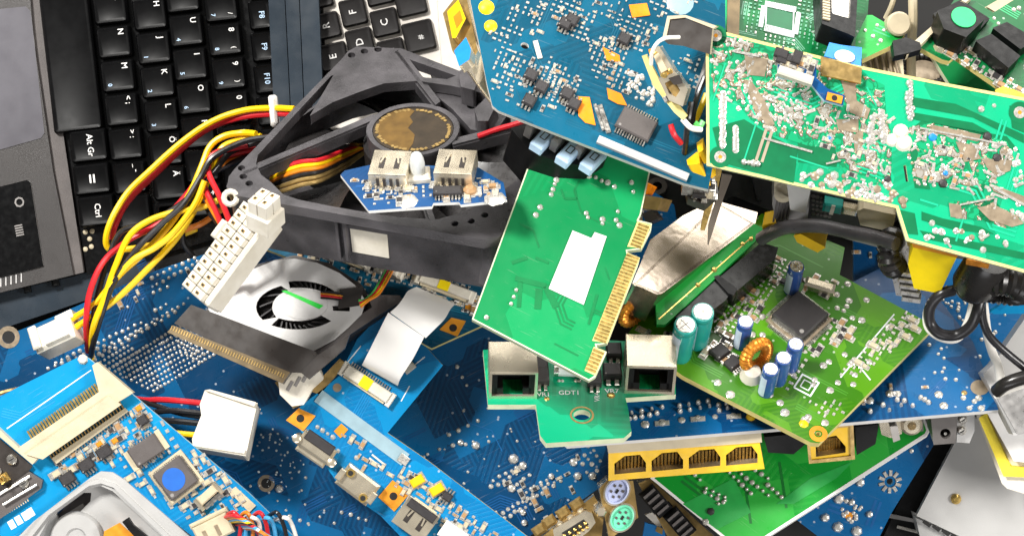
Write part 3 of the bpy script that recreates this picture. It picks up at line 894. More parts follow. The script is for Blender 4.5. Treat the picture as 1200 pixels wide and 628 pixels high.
# ================================================================ blower fan of a laptop
bl = Thing('laptop_blower', 'flat light grey laptop blower with curved intake slots and a green sticker bar', 'fan',
           Fr((250, 380, 1.05), (350, 420, 1.2), (300, 300, 1.0)))
outline = [(244, 362), (262, 340), (290, 318), (322, 305), (345, 303), (372, 308), (398, 320), (416, 334), (428, 352), (424, 368), (408, 384), (392, 398), (362, 414), (330, 408), (290, 392), (256, 380)]
def arc_slot(cx, cy, r1x, r1y, r2x, r2y, a0, a1, n=9, off=(0, 0)):
    o_ = [(cx + r1x * math.cos(math.radians(a0 + (a1 - a0) * k / n)), cy - r1y * math.sin(math.radians(a0 + (a1 - a0) * k / n))) for k in range(n + 1)]
    i_ = [(cx + off[0] + r2x * math.cos(math.radians(a1 + (a0 - a1) * k / n)), cy + off[1] - r2y * math.sin(math.radians(a1 + (a0 - a1) * k / n))) for k in range(n + 1)]
    return o_ + i_
slots = [arc_slot(352, 360, 52, 28, 33, 22, 116, 212), arc_slot(350, 356, 50, 27, 42, 19, 32, 104), arc_slot(348, 356, 54, 30, 38, 20, 236, 318), arc_slot(360, 362, 50, 20, 30, 14, 352, 374)]
bl.plate('cover', [outline] + slots, .0, .03, 'lightgrey', 'grey')
bl.plate('housing', [(240, 366), (262, 336), (300, 310), (345, 299), (385, 308), (422, 332), (434, 352), (470, 350), (468, 358), (400, 402), (365, 440), (338, 432), (256, 386)], -.4, -.14, 'film', bev=.02)
bl.plate('housing_rim', [outline, [(c[0] * .94 + 340 * .06, c[1] * .94 + 356 * .06) for c in outline]], -.14, -.001, 'film', 'grey')
im = G()
c0 = bl.L(352, 358)
for k in range(26):
    a = 2 * math.pi * k / 26
    im.box(.34 * math.cos(a), .34 * math.sin(a), 0, .3, .016, .1, 'chip', rot=a + .5)
im.lathe([(.0, .1), (.17, .1), (.19, .06), (.19, 0)], 'chip', 24, cap=False)
link('impeller', im.mesh('impeller'), bl.o, (c0.x, c0.y, -.13))
bl.plate('hub_plate', [ell(356, 357, 28, 17, 28)], .031, .04, 'lightgrey', 'grey')
bl.plate('green_sticker', [(330, 341), (335, 340), (379, 358), (374, 362)], .042, .046, 'greensticker')
bl.plate('black_sticker', [(398, 339), (426, 336), (421, 358), (396, 362)], .04, .05, 'film')
for i, (c, dy) in enumerate((('copperwire', 0), ('red', 2.4), ('blackwire', 5), ('blackwire', -2.5))):
    wire(bl, [(376, 344 + dy, 1.2), (388, 345 + dy, 1.24), (402, 347 + dy, 1.2)], .012, c, 'lead')
bl.plate('duct', [(365, 438), (372, 420), (410, 392), (440, 372), (472, 352), (468, 346), (430, 345), (436, 360), (398, 384), (350, 414), (345, 436)], -.14, .012, 'chipgrey', 'chip', bev=.01)

# wide black strip with a brass edge in front of it (display cable end)
fx = Thing('flat_cable', 'wide dark brown flat cable ending in a long brass contact bar', 'cable',
           Fr((206, 384, 1.35), (336, 440, 1.45), (240, 330, 1.3)))
fx.plate('strip', [(204, 379), (224, 357), (262, 371), (370, 412), (372, 418), (352, 436), (330, 437)], -.03, .0, 'film', bev=.008)
fx.plate('contact_bar', [(196, 389), (203, 381), (340, 436), (331, 449)], -.14, .015, 'barbrown', 'film', bev=.01)
gg = G()
for k in range(44):
    p = lerp((200, 387), (331, 443), k / 43); q = fx.L(*p); gg.box(q.x, q.y + .03, .016, .012, .05, .006, 'golddull')
fx.geo('contacts', gg)
fx.plate('tape', [(352, 436), (372, 416), (410, 392), (404, 408), (362, 444)], -.06, .01, 'film')

# ================================================================ white folded flex cable
fc = Thing('ribbon_cable', 'broad white ribbon cable folded over itself and running down to the blue connector board', 'cable', WORLD)
def sheet(t, name, rows, m, th=.02):
    """thin sheet through rows of (left, right) picture points with heights"""
    L_ = smooth_path([P(*r[0]) for r in rows], 5); R_ = smooth_path([P(*r[1]) for r in rows], 5)
    n = len(L_); vs = []
    for k in range(n):
        a, b = t.fr.inv @ L_[k], t.fr.inv @ R_[k]; dz = Vector((0, 0, th))
        vs += [a, b, b - dz, a - dz]
    fs = []
    for k in range(n - 1):
        for j in range(4):
            q = (j + 1) % 4; fs.append((4 * k + j, 4 * k + q, 4 * k + 4 + q, 4 * k + 4 + j))
    fs += [(3, 2, 1, 0), (4 * n - 4, 4 * n - 3, 4 * n - 2, 4 * n - 1)]
    return link(name, G().add(vs, [tuple(reversed(f)) for f in fs], m).mesh(name), t.o)
sheet(fc, 'upper_run', [((488, 336, .98), (534, 356, 1.0)), ((478, 341, 1.2), (528, 362, 1.22)), ((472, 350, 1.38), (521, 374, 1.4)), ((465, 359, 1.42), (510, 385, 1.44)), ((457, 366, 1.38), (499, 396, 1.4))], 'ffc')
sheet(fc, 'lower_run', [((455, 366, 1.36), (497, 395, 1.4)), ((442, 392, 1.33), (484, 420, 1.35)), ((428, 420, 1.25), (470, 442, 1.27)), ((424, 428, 1.12), (466, 452, 1.12))], 'ffc')

# ================================================================ blue connector board (L shaped)
db = Thing('connector_board', 'long azure blue laptop board with video, audio and usb sockets along its lower left edge', 'circuit board',
           Fr((345, 482, 1.0), (600, 625, 1.0), (500, 440, 1.0)))
L_out = [(342, 490), (352, 476), (398, 440), (418, 398), (452, 362), (470, 374), (519, 428), (454, 507), (502, 540), (560, 584), (640, 645), (500, 660), (446, 604), (400, 572), (372, 532)]
db.plate('board', [L_out], -.08, 0, 'p_azure2', 'fr4y')
db.traces([(380, 470), (470, 390), (510, 428), (455, 500), (400, 500)], 16, tr_mat('azure_track', '#1680bc'), .012, .026)
db.traces([(370, 500), (450, 510), (600, 630), (480, 630)], 14, TRC['azure_track'], .012, .026)
db.plate('foil_tape', [(368, 470), (378, 457), (480, 532), (470, 545)], .002, .014, 'foil')
db.put('silver_pad', G().box(0, 0, 0, .12, .1, .02, 'solder', ch=.005), 473, 538, .014, (10, 7))
ffc_conn(db, 431, 449, .6, (43, 29), w=.13)
for a, b in (((407, 425), (423, 405)), ((470, 470), (480, 452)), ((480, 432), (498, 418))):
    q0, q1 = db.L(*a), db.L(*b); db.geo('silk_line', G().ribbon([q0, q1], .012, .003, 'silk'))
db.put('silk_block', G().box(0, 0, 0, .14, .08, .05, 'white', ch=.01), 480, 431, 0, (10, -8))
for pg, c in (([(335, 492), (350, 478), (370, 487), (355, 505)], (352, 490)), ([(443, 582), (460, 562), (480, 578), (462, 599)], (461, 581))):
    db.plate('mounting_pad', [pg], -.02, .012, 'copper')
    db.put('screw_hole', G().disc(0, 0, 0, .045, 'dark', 16), c[0], c[1], .014)
db.plate('copper_patch', [(391, 505), (400, 496), (408, 503), (399, 513)], .001, .01, 'copper')
db.put('mounting_pad', G().disc(0, 0, 0, .05, 'tan', 14), 395, 454, .003)
# video socket, audio block, usb socket hang over the edge
g = G(); g.box(0, 0, -.1, .44, .2, .26, 'tin', ch=.03); g.box(0, -.12, -.06, .38, .08, .16, 'tin', ch=.02)
for sg in (-1, 1): g.lathe([(.05, -.12), (.05, .2), (.03, .21)], 'tin', 12, T=Matrix.Translation((sg * .24, -.04, 0)))
vs_ = db.put('video_socket', g, 372, 523, 0, (33, 23))
link('socket_cover', G().box(0, .07, .16, .36, .12, .03, 'chip', ch=.01).mesh('socket_cover'), vs_)
g = G(); g.box(0, 0, -.12, .44, .28, .3, 'tin', ch=.03)
au = db.put('audio_block', g, 420, 566, 0, (33, 25))
g = G()
for sg in (-.14, .14): g.lathe([(.05, 0), (.05, .05)], 'gold', 14, T=Matrix.Translation((sg, .06 if sg < 0 else -.08, .17))); g.lathe([(.03, 0), (.03, .056)], 'dark', 14, T=Matrix.Translation((sg, .06 if sg < 0 else -.08, .17)))
link('audio_jacks', g.mesh('audio_jacks'), au)
link('clips', G().box(-.22, -.02, -.1, .07, .14, .34, 'tin', ch=.01).box(.22, -.02, -.1, .07, .14, .34, 'tin', ch=.01).mesh('clips'), au)
us = usb_a(db, 488, 606, .42, .36, .2, (32, 23)); 
link('plastic_back', G().box(0, .12, .2, .36, .1, .04, 'chip', ch=.01).mesh('plastic_back'), us)
db.put('flat_socket', G().box(0, 0, 0, .3, .2, .14, 'white2', ch=.02), 531, 625, 0, (10, 7))
db.smds([(392, 497), (430, 520), (445, 560), (430, 560), (400, 520)], 8, .045, ('cap', 'cap2'))
db.smds([(440, 540), (500, 560), (590, 632), (520, 632), (470, 575)], 50, .046, ('cap', 'cap', 'res', 'cap2', 'cap'))
db.pads([(470, 545), (500, 560), (590, 632), (520, 632)], 60, .06)
put_chip(db, 524, 581, .12, .09, (10, 7), .06, 3)
for px, py in ((489, 563), (512, 573)):
    db.put('yellow_capacitor', G().box(0, 0, 0, .16, .1, .06, 'yellowplastic', ch=.01).box(0, 0, 0, .2, .14, .015, 'solder'), px, py, 0, (10, -6))
db.put('silk_block', G().box(0, 0, 0, .18, .02, .02, 'white').box(0, .05, 0, .18, .02, .02, 'white'), 440, 542, 0, (10, 8))
db.dots([(372, 500), (378, 504), (384, 508), (390, 512), (396, 528), (418, 536)], .028)

# ================================================================ pale grey molex plug with its leads
mx = Thing('power_plug', 'chunky square white plug with red, black and yellow leads lying on the dark blue board', 'plug',
           Fr((232, 520, 1.1), (290, 532, 1.1), (240, 460, 1.0)))
mx.plate('shell', [(240, 457), (250, 460), (302, 472), (298, 488), (288, 534), (226, 524), (225, 514), (236, 486), (234, 474)], -.45, .12, 'white', bev=.03)
mx.plate('shell_rib', [(240, 457), (246, 456), (300, 471), (298, 476)], .12, .17, 'white', bev=.01)
mx.plate('shell_rib', [(228, 514), (288, 526), (286, 531), (226, 522)], .12, .16, 'white', bev=.01)
for c, y0, y1 in (('red', 468, 472), ('blackwire', 484, 484), ('blackwire', 492, 496), ('yellow', 498, 510)):
    wire(mx, [(236, y1, 1.0), (205, y1 - 3, .95), (185, (y0 + y1) / 2 - 2, .8), (165, y0, .55), (120, y0 - 8, .35)], .034, c, 'lead')
wire(mx, [(236, 488, .95), (210, 484, .9), (180, 474, .75), (150, 466, .4)], .03, 'blackwire', 'lead')

# small white plug under the brass bar
sp = Thing('small_plug', 'small notched white plug on a brown strip just below the brass contact bar', 'plug', flat(352, 450, 1.1, -30))
sp.plate('shell', [(326, 446), (352, 430), (372, 428), (379, 444), (366, 456), (356, 474), (342, 476), (328, 462)], -.15, .1, 'white', bev=.03)
for k in range(3):
    p = lerp((340, 452), (358, 442), k / 2); sp.put('slot', G().box(0, 0, 0, .035, .12, .006, 'grey'), p[0], p[1], .102)
sp.plate('brown_strip', [(362, 458), (398, 420), (406, 426), (375, 462)], -.2, -.1, 'golddull', bev=.01)
sp.plate('brown_strip', [(322, 448), (330, 444), (350, 476), (344, 478)], -.2, -.06, 'golddull', bev=.01)
# ================================================================ bright blue optical drive board, lower left
dr = Thing('drive_board', 'bright blue optical drive board in the lower left corner around a silver motor plate', 'circuit board',
           Fr((0, 480, 1.3), (100, 420, 1.3), (-60, 400, 1.3)))
dr.plate('board', [[(-30, 508), (-30, 484), (0, 464), (96, 416), (104, 420), (160, 466), (290, 576), (352, 636), (300, 690), (-30, 690)],
                   [(24, 625), (112, 556), (122, 552), (136, 556), (240, 640), (200, 680), (60, 680)]], -.08, 0, 'p_azure', 'fr4b')
dr.traces([(-10, 480), (95, 424), (120, 445), (10, 510)], 6, tr_mat('azure_track2', '#2690cc'), .012, .03)
dr.traces([(120, 540), (160, 480), (300, 590), (240, 625)], 18, TRC['azure_track2'], .012, .03)
dr.put('silk_line', G().ribbon([(0, 0), (1.15, 0)], .012, .003, 'silk'), 8, 502, 0, (98, -68))
# long white ribbon socket: frame with two side cheeks, gold teeth, silver teeth
o = dr.plate('ribbon_socket', [[(22, 524), (116, 459), (108, 428), (114, 424), (156, 460), (140, 470), (60, 524), (50, 530), (38, 544), (-8, 505), (-4, 500)]], .0, .14, 'ivory', bev=.012)
dr.plate('socket_bar', [[(30, 532), (128, 464), (142, 474), (50, 538)]], .14, .17, 'ivory', bev=.01)
g = G(); g2 = G()
for k in range(26):
    p = lerp((40, 516), (118, 461), k / 25); q = dr.L(*p); g.box(q.x, q.y + .03, .02, .022, .2, .03, 'gold')
    p = lerp((58, 530), (142, 472), k / 25); q = dr.L(*p); g2.box(q.x, q.y, .045, .014, .15, .02, 'golddull')
    q = dr.L(p[0] + 5, p[1] + 9); g2.box(q.x, q.y, 0, .018, .14, .02, 'silver')
dr.geo('gold_contacts', g); dr.geo('solder_tails', g2)
dr.plate('terminal_strip', [(60, 537), (146, 478), (150, 482), (66, 543)], .0, .05, 'ivory')
# chips
put_chip(dr, 172, 527, .36, .23, (50, -33), .08, 9, 'chipgrey', quad=False, pin=.03)
dr.put('chip_end', G().box(0, 0, 0, .06, .24, .04, 'ivory'), 154, 540, 0, (50, -33))
dr.put('chip_end', G().box(0, 0, 0, .06, .24, .04, 'ivory'), 190, 514, 0, (50, -33))
bc = put_chip(dr, 207, 559, .37, .36, (50, -38), .11, 14, 'chipgrey', quad=True, label='square grey chip with a round blue sticker')
link('blue_sticker', G().disc(0, 0, 0, .13, 'bluedot', 24).mesh('blue_sticker'), bc, (-.02, 0, .133))
link('lead_band', G().box(0, 0, 0, .46, .45, .05, 'ivory', ch=.02).mesh('lead_band'), bc)
for px, py in ((80, 560), (102, 544), (123, 529)): put_chip(dr, px, py, .17, .13, (50, -33), .07, 4, 'chip')
put_chip(dr, 168, 492, .12, .11, (50, -33), .07, 3, 'chip')
dr.smds([(95, 530), (130, 500), (165, 478), (180, 496), (150, 525), (130, 545)], 30, .06, ('cap', 'cap', 'cap', 'res', 'cap2'), 8)
dr.smds([(230, 520), (250, 545), (290, 590), (230, 600), (165, 575), (150, 560), (160, 548), (215, 600)], 34, .055, ('cap', 'cap', 'res'), 7)
dr.smds([(60, 545), (90, 530), (120, 535), (70, 560)], 8, .07)
dr.pads([(100, 520), (175, 478), (230, 540), (160, 560)], 70, .07)
dr.pads([(150, 560), (245, 530), (290, 590), (240, 625)], 60, .07)
for px, py, a in ((163, 478, 0), (135, 516, 0), (117, 520, 0)): dr.put('amber_capacitor', G().box(0, 0, 0, .07, .06, .05, 'copper', ch=.01).box(0, 0, 0, .13, .08, .03, 'solder'), px, py, 0, (10, -7))
dr.dots([(97, 421)], .05, 'white', name='silk_ring')
dr.plate('corner_pad', [(268, 575), (276, 570), (300, 592), (292, 600)], .002, .02, 'ivory'); dr.dots([(285, 585)], .04, 'gold')
dr.put('side_connector', G().box(0, 0, 0, .24, .1, .12, 'ivory', ch=.015).box(-.14, -.02, 0, .05, .16, .09, 'tin', ch=.01).box(.14, -.02, 0, .05, .16, .09, 'tin', ch=.01).box(0, -.09, 0, .24, .05, .05, 'silver'), 244, 579, 0, (10, -9))
wc2 = dr.put('motor_connector', G().box(0, 0, 0, .42, .24, .18, 'ivory', ch=.02).box(0, .14, 0, .46, .06, .12, 'ivory', ch=.02).box(-.1, -.02, .18, .04, .12, .01, 'tan').box(.05, -.02, .18, .04, .12, .01, 'tan'), 252, 619, 0, (45, -22))
for px, py in ((14, 614), (22, 609), (30, 604), (36, 600)): dr.put('silk_mark', G().box(0, 0, 0, .07, .1, .006, 'silk'), px, py, 0, (30, -17))
for i, c in enumerate(('red', 'orange', 'bluewire', 'yellow', 'blackwire', 'red', 'bluewire', 'whitewire', 'orange')):
    wire(dr, [(262 + i * 3, 606 + i * 1.6, 1.42), (275 + i * 3.2, 604 + i * 2, 1.7), (292 + i * 3, 612 + i * 2.2, 1.65), (306 + i * 4, 632 + i, 1.3), (310 + i * 5, 660, 1.1)], .02, c)
# silver motor plate with spindle recess
mp = Thing('motor_plate', 'rounded light silver drive plate framed by the bright blue board in the lower left corner', 'metal plate', dr.fr)
mo = [(22, 628), (40, 610), (105, 560), (118, 552), (132, 553), (146, 562), (236, 640), (200, 700), (40, 700)]
inn_ = [(34, 650), (58, 606), (104, 572), (118, 569), (132, 575), (196, 634), (150, 690), (60, 690)]
mp.plate('plate', [mo, inn_], -.2, .05, 'cased', bev=.015)
mp.plate('recess', [[(28, 660), (54, 602), (102, 567), (118, 564), (136, 571), (204, 634), (156, 700), (54, 700)], [(66, 602), (70, 592), (98, 577), (107, 577), (106, 587), (92, 601), (78, 608), (68, 608)]], -.2, -.12, 'cased', bev=.015)
mp.plate('raised_rim', [[(22, 640), (54, 600), (104, 565), (118, 561), (136, 567), (212, 640), (190, 690), (60, 690)], [(28, 640), (57, 603), (104, 569), (118, 566), (133, 571), (204, 640), (186, 684), (64, 684)]], .05, .09, 'cased', bev=.012)
mp.plate('recess_floor', [(20, 650), (110, 560), (230, 640), (180, 690), (40, 690)], -.34, -.3, 'chipgrey')
g = G().lathe([(.30, -.3), (.30, .02), (.27, .06), (.12, .06), (.1, .03)], 'cased', 30)
mp.put('spindle', g, 90, 630, -.1)
mp.plate('slot_insert', [(80, 600), (96, 590), (100, 594), (86, 604)], -.3, -.22, 'grey', bev=.01)
mp.plate('orange_pad', [(122, 622), (140, 612), (158, 628), (150, 645), (120, 640)], .052, .07, 'copper', bev=.01)
mp.plate('black_bracket', [(143, 611), (150, 606), (156, 615), (172, 628), (168, 640), (150, 620)], .07, .16, 'black', bev=.01)
# dark brown mechanism at the left edge
dm = Thing('drive_mechanism', 'dark brown drive mechanism with small springs at the left edge below the white socket', 'mechanism', dr.fr)
dm.plate('plate', [(-30, 480), (-8, 508), (38, 546), (30, 556), (-30, 600)], -.3, .06, 'film', bev=.02)
dm.plate('flex', [(-30, 600), (34, 552), (50, 562), (48, 572), (-30, 630)], .0, .08, 'chipgrey', 'film', bev=.01)
g = G()
for k in range(16):
    p = lerp((-8, 606), (32, 582), k / 15); q = dm.L(*p); g.box(q.x, q.y, .05, .012, .1, .02, 'ivory')
dm.geo('flex_contacts', g)
for px, py in ((14, 538), (28, 566), (-4, 552)): dm.put('screw', G().lathe([(.06, 0), (.06, .03), (.045, .045)], 'silver', 14).box(0, 0, .045, .07, .012, .002, 'dark'), px, py, .07)
dm.put('brass_spring', G().tube([(.02 * math.cos(k) * 1.6, .03 * math.sin(k), .02 + k * .004) for k in range(1, 50)], .008, 'gold', 6).box(0, 0, 0, .12, .1, .05, 'gold', ch=.02), 5, 560, .06)
dm.put('steel_rod', G().tube([(-.2, 0, .03), (.24, 0, .03)], .018, 'silver', 8), 14, 570, .07, (10, -6))
dm.put('steel_rod', G().tube([(-.2, 0, .03), (.24, 0, .03)], .014, 'silver', 8), 22, 580, .09, (10, -6))

# ================================================================ usb daughter board on the fan
ub = Thing('usb_board', 'small blue circuit board with two metal usb sockets lying on top of the black fan', 'circuit board',
           Fr((440, 245, 3.75), (560, 236, 3.75), (480, 200, 3.3)))
ub.plate('board', [[(399, 205), (404, 200), (440, 192), (560, 196), (590, 214), (594, 234), (540, 240), (538, 237), (508, 238), (506, 242), (432, 247)]], -.035, 0, 'p_usb', 'white2')
ub.traces([(405, 205), (560, 200), (585, 230), (435, 243)], 12, tr_mat('royal_track', '#2460a4'), .012, .026)
def usb_v(px, py): return usb_a(ub, px, py, .4, .4, .19, (10, .4))
for px, py in ((459, 207), (535, 206)):
    s_ = usb_v(px, py)
    g = G()
    g.box(0, -.19, 0, .39, .02, .18, 'tin')
    for k in range(4): g.box((k - 1.5) * .07, -.206, .04, .03, .014, .09, 'film')
    for k in range(4): g.tube([((k - 1.5) * .085, -.2, .02), ((k - 1.5) * .085, -.28, -.005)], .014, 'silver', 6)
    for sg in (-1, 1): g.box(sg * .22, -.2, 0, .06, .12, .03, 'silver')
    link('solder_tails', g.mesh('solder_tails'), s_)
g = G().lathe([(.08, 0), (.08, .14), (.07, .2), (.05, .25), (.02, .27)], 'clear', 18)
le = ub.put('light_lens', g, 490, 203, .05)
link('lead_frame', G().box(-.03, 0, 0, .05, .05, .18, 'silver').box(.04, 0, 0, .03, .05, .14, 'silver').mesh('lead_frame'), le)
ub.put('lens_holder', G().box(0, 0, 0, .24, .22, .07, 'white', ch=.02), 491, 208)
put_chip(ub, 525, 228, .3, .12, (10, -.3), .06, 8)
ub.put('amber_coil', G().lathe([(.07, 0), (.07, .05), (.04, .08)], 'smdbrown', 16).box(0, 0, 0, .24, .14, .02, 'solder'), 551, 226)
ub.smds([(410, 207), (450, 215), (500, 222), (500, 234), (440, 240)], 16, .06)
ub.smds([(510, 215), (580, 212), (586, 230), (520, 234)], 16, .06)
ub.pads([(410, 207), (580, 205), (588, 230), (440, 242)], 50, .05)
ub.dots([(477, 236), (580, 233)], .1, h=.03, name='mounting_dots')
# ================================================================ big case fan, tilted
FA = Fr((262, 218, 2.45), (585, 275, 3.3), (415, 55, .55))
fn = Thing('case_fan', 'large dark grey case fan lying tilted with a round gold and brown hub sticker', 'fan', FA)
def bz(pts): return pts
face = [(268, 207), (275, 198), (400, 70), (408, 60), (418, 55), (470, 57), (540, 84), (600, 112), (644, 142), (652, 158), (645, 178), (608, 250), (598, 268), (584, 277), (566, 281), (330, 239), (276, 229), (266, 220)]
opening = [(332, 228), (318, 214), (306, 205), (300, 192), (302, 182), (346, 134), (388, 89), (391, 88), (363, 136), (390, 120), (421, 108), (450, 98), (490, 95), (530, 101), (578, 112), (612, 128), (632, 150), (632, 172),
           (622, 194), (600, 216), (572, 234), (540, 250), (512, 257), (470, 255), (430, 249), (385, 241), (350, 234)]
hls = [ell(x, y, 4.6, 3.2, 12) for x, y in ((283, 197), (285, 207), (292, 215), (412, 65), (427, 60.5), (443, 58), (533, 262), (552, 259), (568, 252))]
gap_ = [(480, 70), (534, 89), (524, 93), (496, 91)]
fn.plate('front_flange', [face, opening, gap_] + hls, -.12, 0, 'fan', bev=.02)
TH = -.78
fn.plate('back_flange', [face, ell(480, 172, 150, 74, 40)], TH, TH + .1, 'fan', bev=.02)
# the barrel between the flanges and the recessed side walls
def ringwall(name, o_, i_, h0, h1, m): return fn.plate(name, [o_, i_], h0, h1, m)
rnd_ = [(332, 228), (318, 214), (306, 205), (304, 190), (318, 167), (345, 143), (375, 122), (410, 108), (450, 98), (490, 95), (530, 100), (578, 112), (612, 128), (632, 150), (632, 172), (622, 194), (600, 216), (572, 234), (540, 250), (512, 257), (470, 255), (430, 249), (385, 241), (350, 234)]
big = [(480 + (x - 480) * 1.02, 172 + (y - 172) * 1.025) for x, y in rnd_]
ringwall('barrel', big, rnd_, TH + .1, -.3, 'fan')
g = G()
lf = [fn.L(x, y) for x, y in face]
ctr = sum(lf, Vector()) / len(lf)
ins = [ctr + (p - ctr) * .955 for p in lf]
# long side webs (recessed) on the side that faces us, with stiffening ribs
def web(a, b, t=.05):
    d = (b - a).normalized(); n_ = Vector((-d.y, d.x, 0)) * t
    g.add([a, b, b + n_, a + n_] + [v + Vector((0, 0, TH + .1)) for v in (a, b, b + n_, a + n_)], [(0, 1, 2, 3), (4, 7, 6, 5), (0, 4, 5, 1), (1, 5, 6, 2), (2, 6, 7, 3), (3, 7, 4, 0)], 'fan')
side0, side1 = fn.L(296, 231), fn.L(560, 277)
inn = (ctr - (side0 + side1) / 2).normalized() * .1
web(side0 + inn + Vector((0, 0, -.1)), side1 + inn + Vector((0, 0, -.1)))
s0, s1 = fn.L(300, 190), fn.L(400, 85)
fn.geo('side_wall', g)
lug = fn.plate('corner_lug', [[(508, 110), (528, 92), (548, 84), (584, 104), (598, 130), (580, 156), (552, 152), (530, 128)], ell(553, 121, 7, 7, 16)], -.3, -.14, 'fan', bev=.02)
fn.plate('lug_block', [(537, 84), (548, 78), (560, 90), (556, 106), (540, 102)], -.14, .1, 'fan', bev=.03)
fn.plate('lug_block', [(556, 128), (572, 112), (584, 118), (572, 142), (560, 142)], -.14, .08, 'fan', bev=.03)
for (x, y) in ((572, 262), (283, 212), (418, 66), (625, 150)):        # corner posts
    g = G(); c = fn.L(x, y); g.lathe([(.17, TH + .05), (.14, TH + .3), (.14, -.25), (.17, -.06)], 'fan', 18, T=Matrix.Translation((c.x, c.y, 0)))
    fn.geo('corner_post', g)
g = G()
for px in (395, 404): 
    a = fn.L(px, 251 + (px - 395) * .2, -.1); g.box(a.x, a.y, TH + .1, .03, .12, -TH - .2, 'fan')
r0 = fn.L(405, 252, -.1); r1 = fn.L(520, 271, -.1)
g.add([r0 + Vector((0, -.02, -.12)), r1 + Vector((0, -.02, -.12)), r1 + Vector((0, .1, -.12)), r0 + Vector((0, .1, -.12)), r0 + Vector((0, -.02, -.16)), r1 + Vector((0, -.02, -.16)), r1 + Vector((0, .1, -.16)), r0 + Vector((0, .1, -.16))],
      [(0, 1, 2, 3), (4, 7, 6, 5), (0, 4, 5, 1), (1, 5, 6, 2), (2, 6, 7, 3), (3, 7, 4, 0)], 'fan')
fn.geo('side_ribs', g)
# white sticker on the side wall
a = fn.L(390, 247, -.1); d = (side1 - side0).normalized(); b = side0 + inn + d * 1.06 + Vector((0, 0, -.2))
w = d * .42; up = Vector((0, 0, -.4)); o_ = Vector((d.y, -d.x, 0)) * .012
fn.geo('side_sticker', G().add([b + o_, b + w + o_, b + w + up + o_, b + up + o_, b + o_ * .2, b + w + o_ * .2, b + w + up + o_ * .2, b + up + o_ * .2],
       [(3, 2, 1, 0), (4, 5, 6, 7), (0, 1, 5, 4), (1, 2, 6, 5), (2, 3, 7, 6), (3, 0, 4, 7)], 'white'))
# funnels from the round opening to the corners (grey sloping fillets)
hub = fn.L(484, 152)
# motor hub with struts flush with the front
def hubpoly(rx, ry, n=40): return ell(484, 152, rx, ry, n, rot=-.05)
fn.plate('hub', [hubpoly(55, 31)], -.3, -.02, 'fan', bev=.02)
fn.plate('hub_rim', [hubpoly(54, 30.5), hubpoly(48, 27)], -.02, .015, 'fan', bev=.008)
st = fn.plate('hub_sticker', [hubpoly(47, 26)], -.02, -.005, 'hubsticker2')
wv = [(440, 150), (448, 138), (462, 130), (478, 127), (486, 130), (480, 137), (484, 143), (478, 150), (486, 158), (484, 168), (478, 177), (462, 173), (448, 166)]
fn.plate('sticker_gold_half', [wv], -.005, -.001, 'hubsticker')
g = G()
for k in range(52):
    a = 2 * math.pi * k / 52
    if k % 5 == 4: continue
    q = fn.L(484 + 42.5 * math.cos(a), 152 + 23.2 * math.sin(a)); g.box(q.x, q.y, -.003, .035, .05 if k % 2 else .03, .004, 'golddull', rot=a)
fn.geo('sticker_lettering', g)
def strut(p, q, w=7):
    n_ = Vector((-(q[1] - p[1]), q[0] - p[0])).normalized() * w / 2
    return [(p[0] + n_.x, p[1] + n_.y), (q[0] + n_.x, q[1] + n_.y), (q[0] - n_.x, q[1] - n_.y), (p[0] - n_.x, p[1] - n_.y)]
for p, q, w in (((440, 138), (285, 203), 9), ((512, 122), (464, 60), 11), ((530, 168), (640, 140), 10), ((478, 178), (505, 258), 10)):
    fn.plate('strut', [strut(p, q, w)], -.16, -.03, 'fan', bev=.015)
    fn.plate('strut_ridge', [strut(p, q, w * .35)], -.03, .0, 'fan', bev=.01)
# blades
g = G()
for k in range(7):
    a0 = 2 * math.pi * k / 7 + .35
    vs = []; n = 7
    for i in range(n):
        r = .55 + .98 * i / (n - 1)
        for e, zz in ((-.36, -.66), (.0, -.5), (.36, -.3)):
            a = a0 + e * (.75 + .35 * i / n) + .22 * i / n
            vs.append((r * math.cos(a), r * math.sin(a), zz))
    fs = []
    for i in range(n - 1):
        for j in range(2): fs.append((i * 3 + j, i * 3 + j + 1, i * 3 + j + 4, i * 3 + j + 3))
    g.add(vs, fs, 'blade'); g.add([(v[0], v[1], v[2] - .04) for v in vs], [tuple(reversed(f)) for f in fs], 'blade')
hb = fn.L(480, 166, -.3)
g.lathe([(.55, -.7), (.55, -.28), (.5, -.25)], 'blade', 30)
me = link('rotor', g.mesh('rotor'), fn.o, (hb.x, hb.y, 0))
me.scale = (.93, 1, 1)
# cables seen through the opening
for i, (c, y) in enumerate((('red', 0), ('yellow', 5), ('orange', 10), ('blackwire', 15), ('golddull', 21), ('golddull', 27))):
    w = Thing('loose_wire', ['red wire glimpsed through the fan opening at the upper left', 'yellow wire between a red one and an orange one inside the fan opening', 'orange wire inside the fan opening just below a yellow one',
              'black wire inside the fan opening above two brown ones', 'upper of two brown wires seen through the fan opening', 'lower of two brown wires seen through the fan opening'][i], 'wire', group='wires seen through the fan opening')
    wire(w, [(318, 206 + y * .8, 1.7), (334, 196 + y, 1.95), (352, 190 + y, 2.0), (376, 187 + y * .9, 1.9), (405, 176 + y * .7, 1.2), (430, 168 + y * .3, .9)], .026, c)
rw = Thing('loose_wire', 'thin red lead lying on the right arm of the black fan', 'wire', None, group='wires seen through the fan opening')
wire(rw, [(560, 160, 2.0), (582, 152, 1.95), (606, 145, 1.9), (630, 136, 1.8)], .03, 'red')

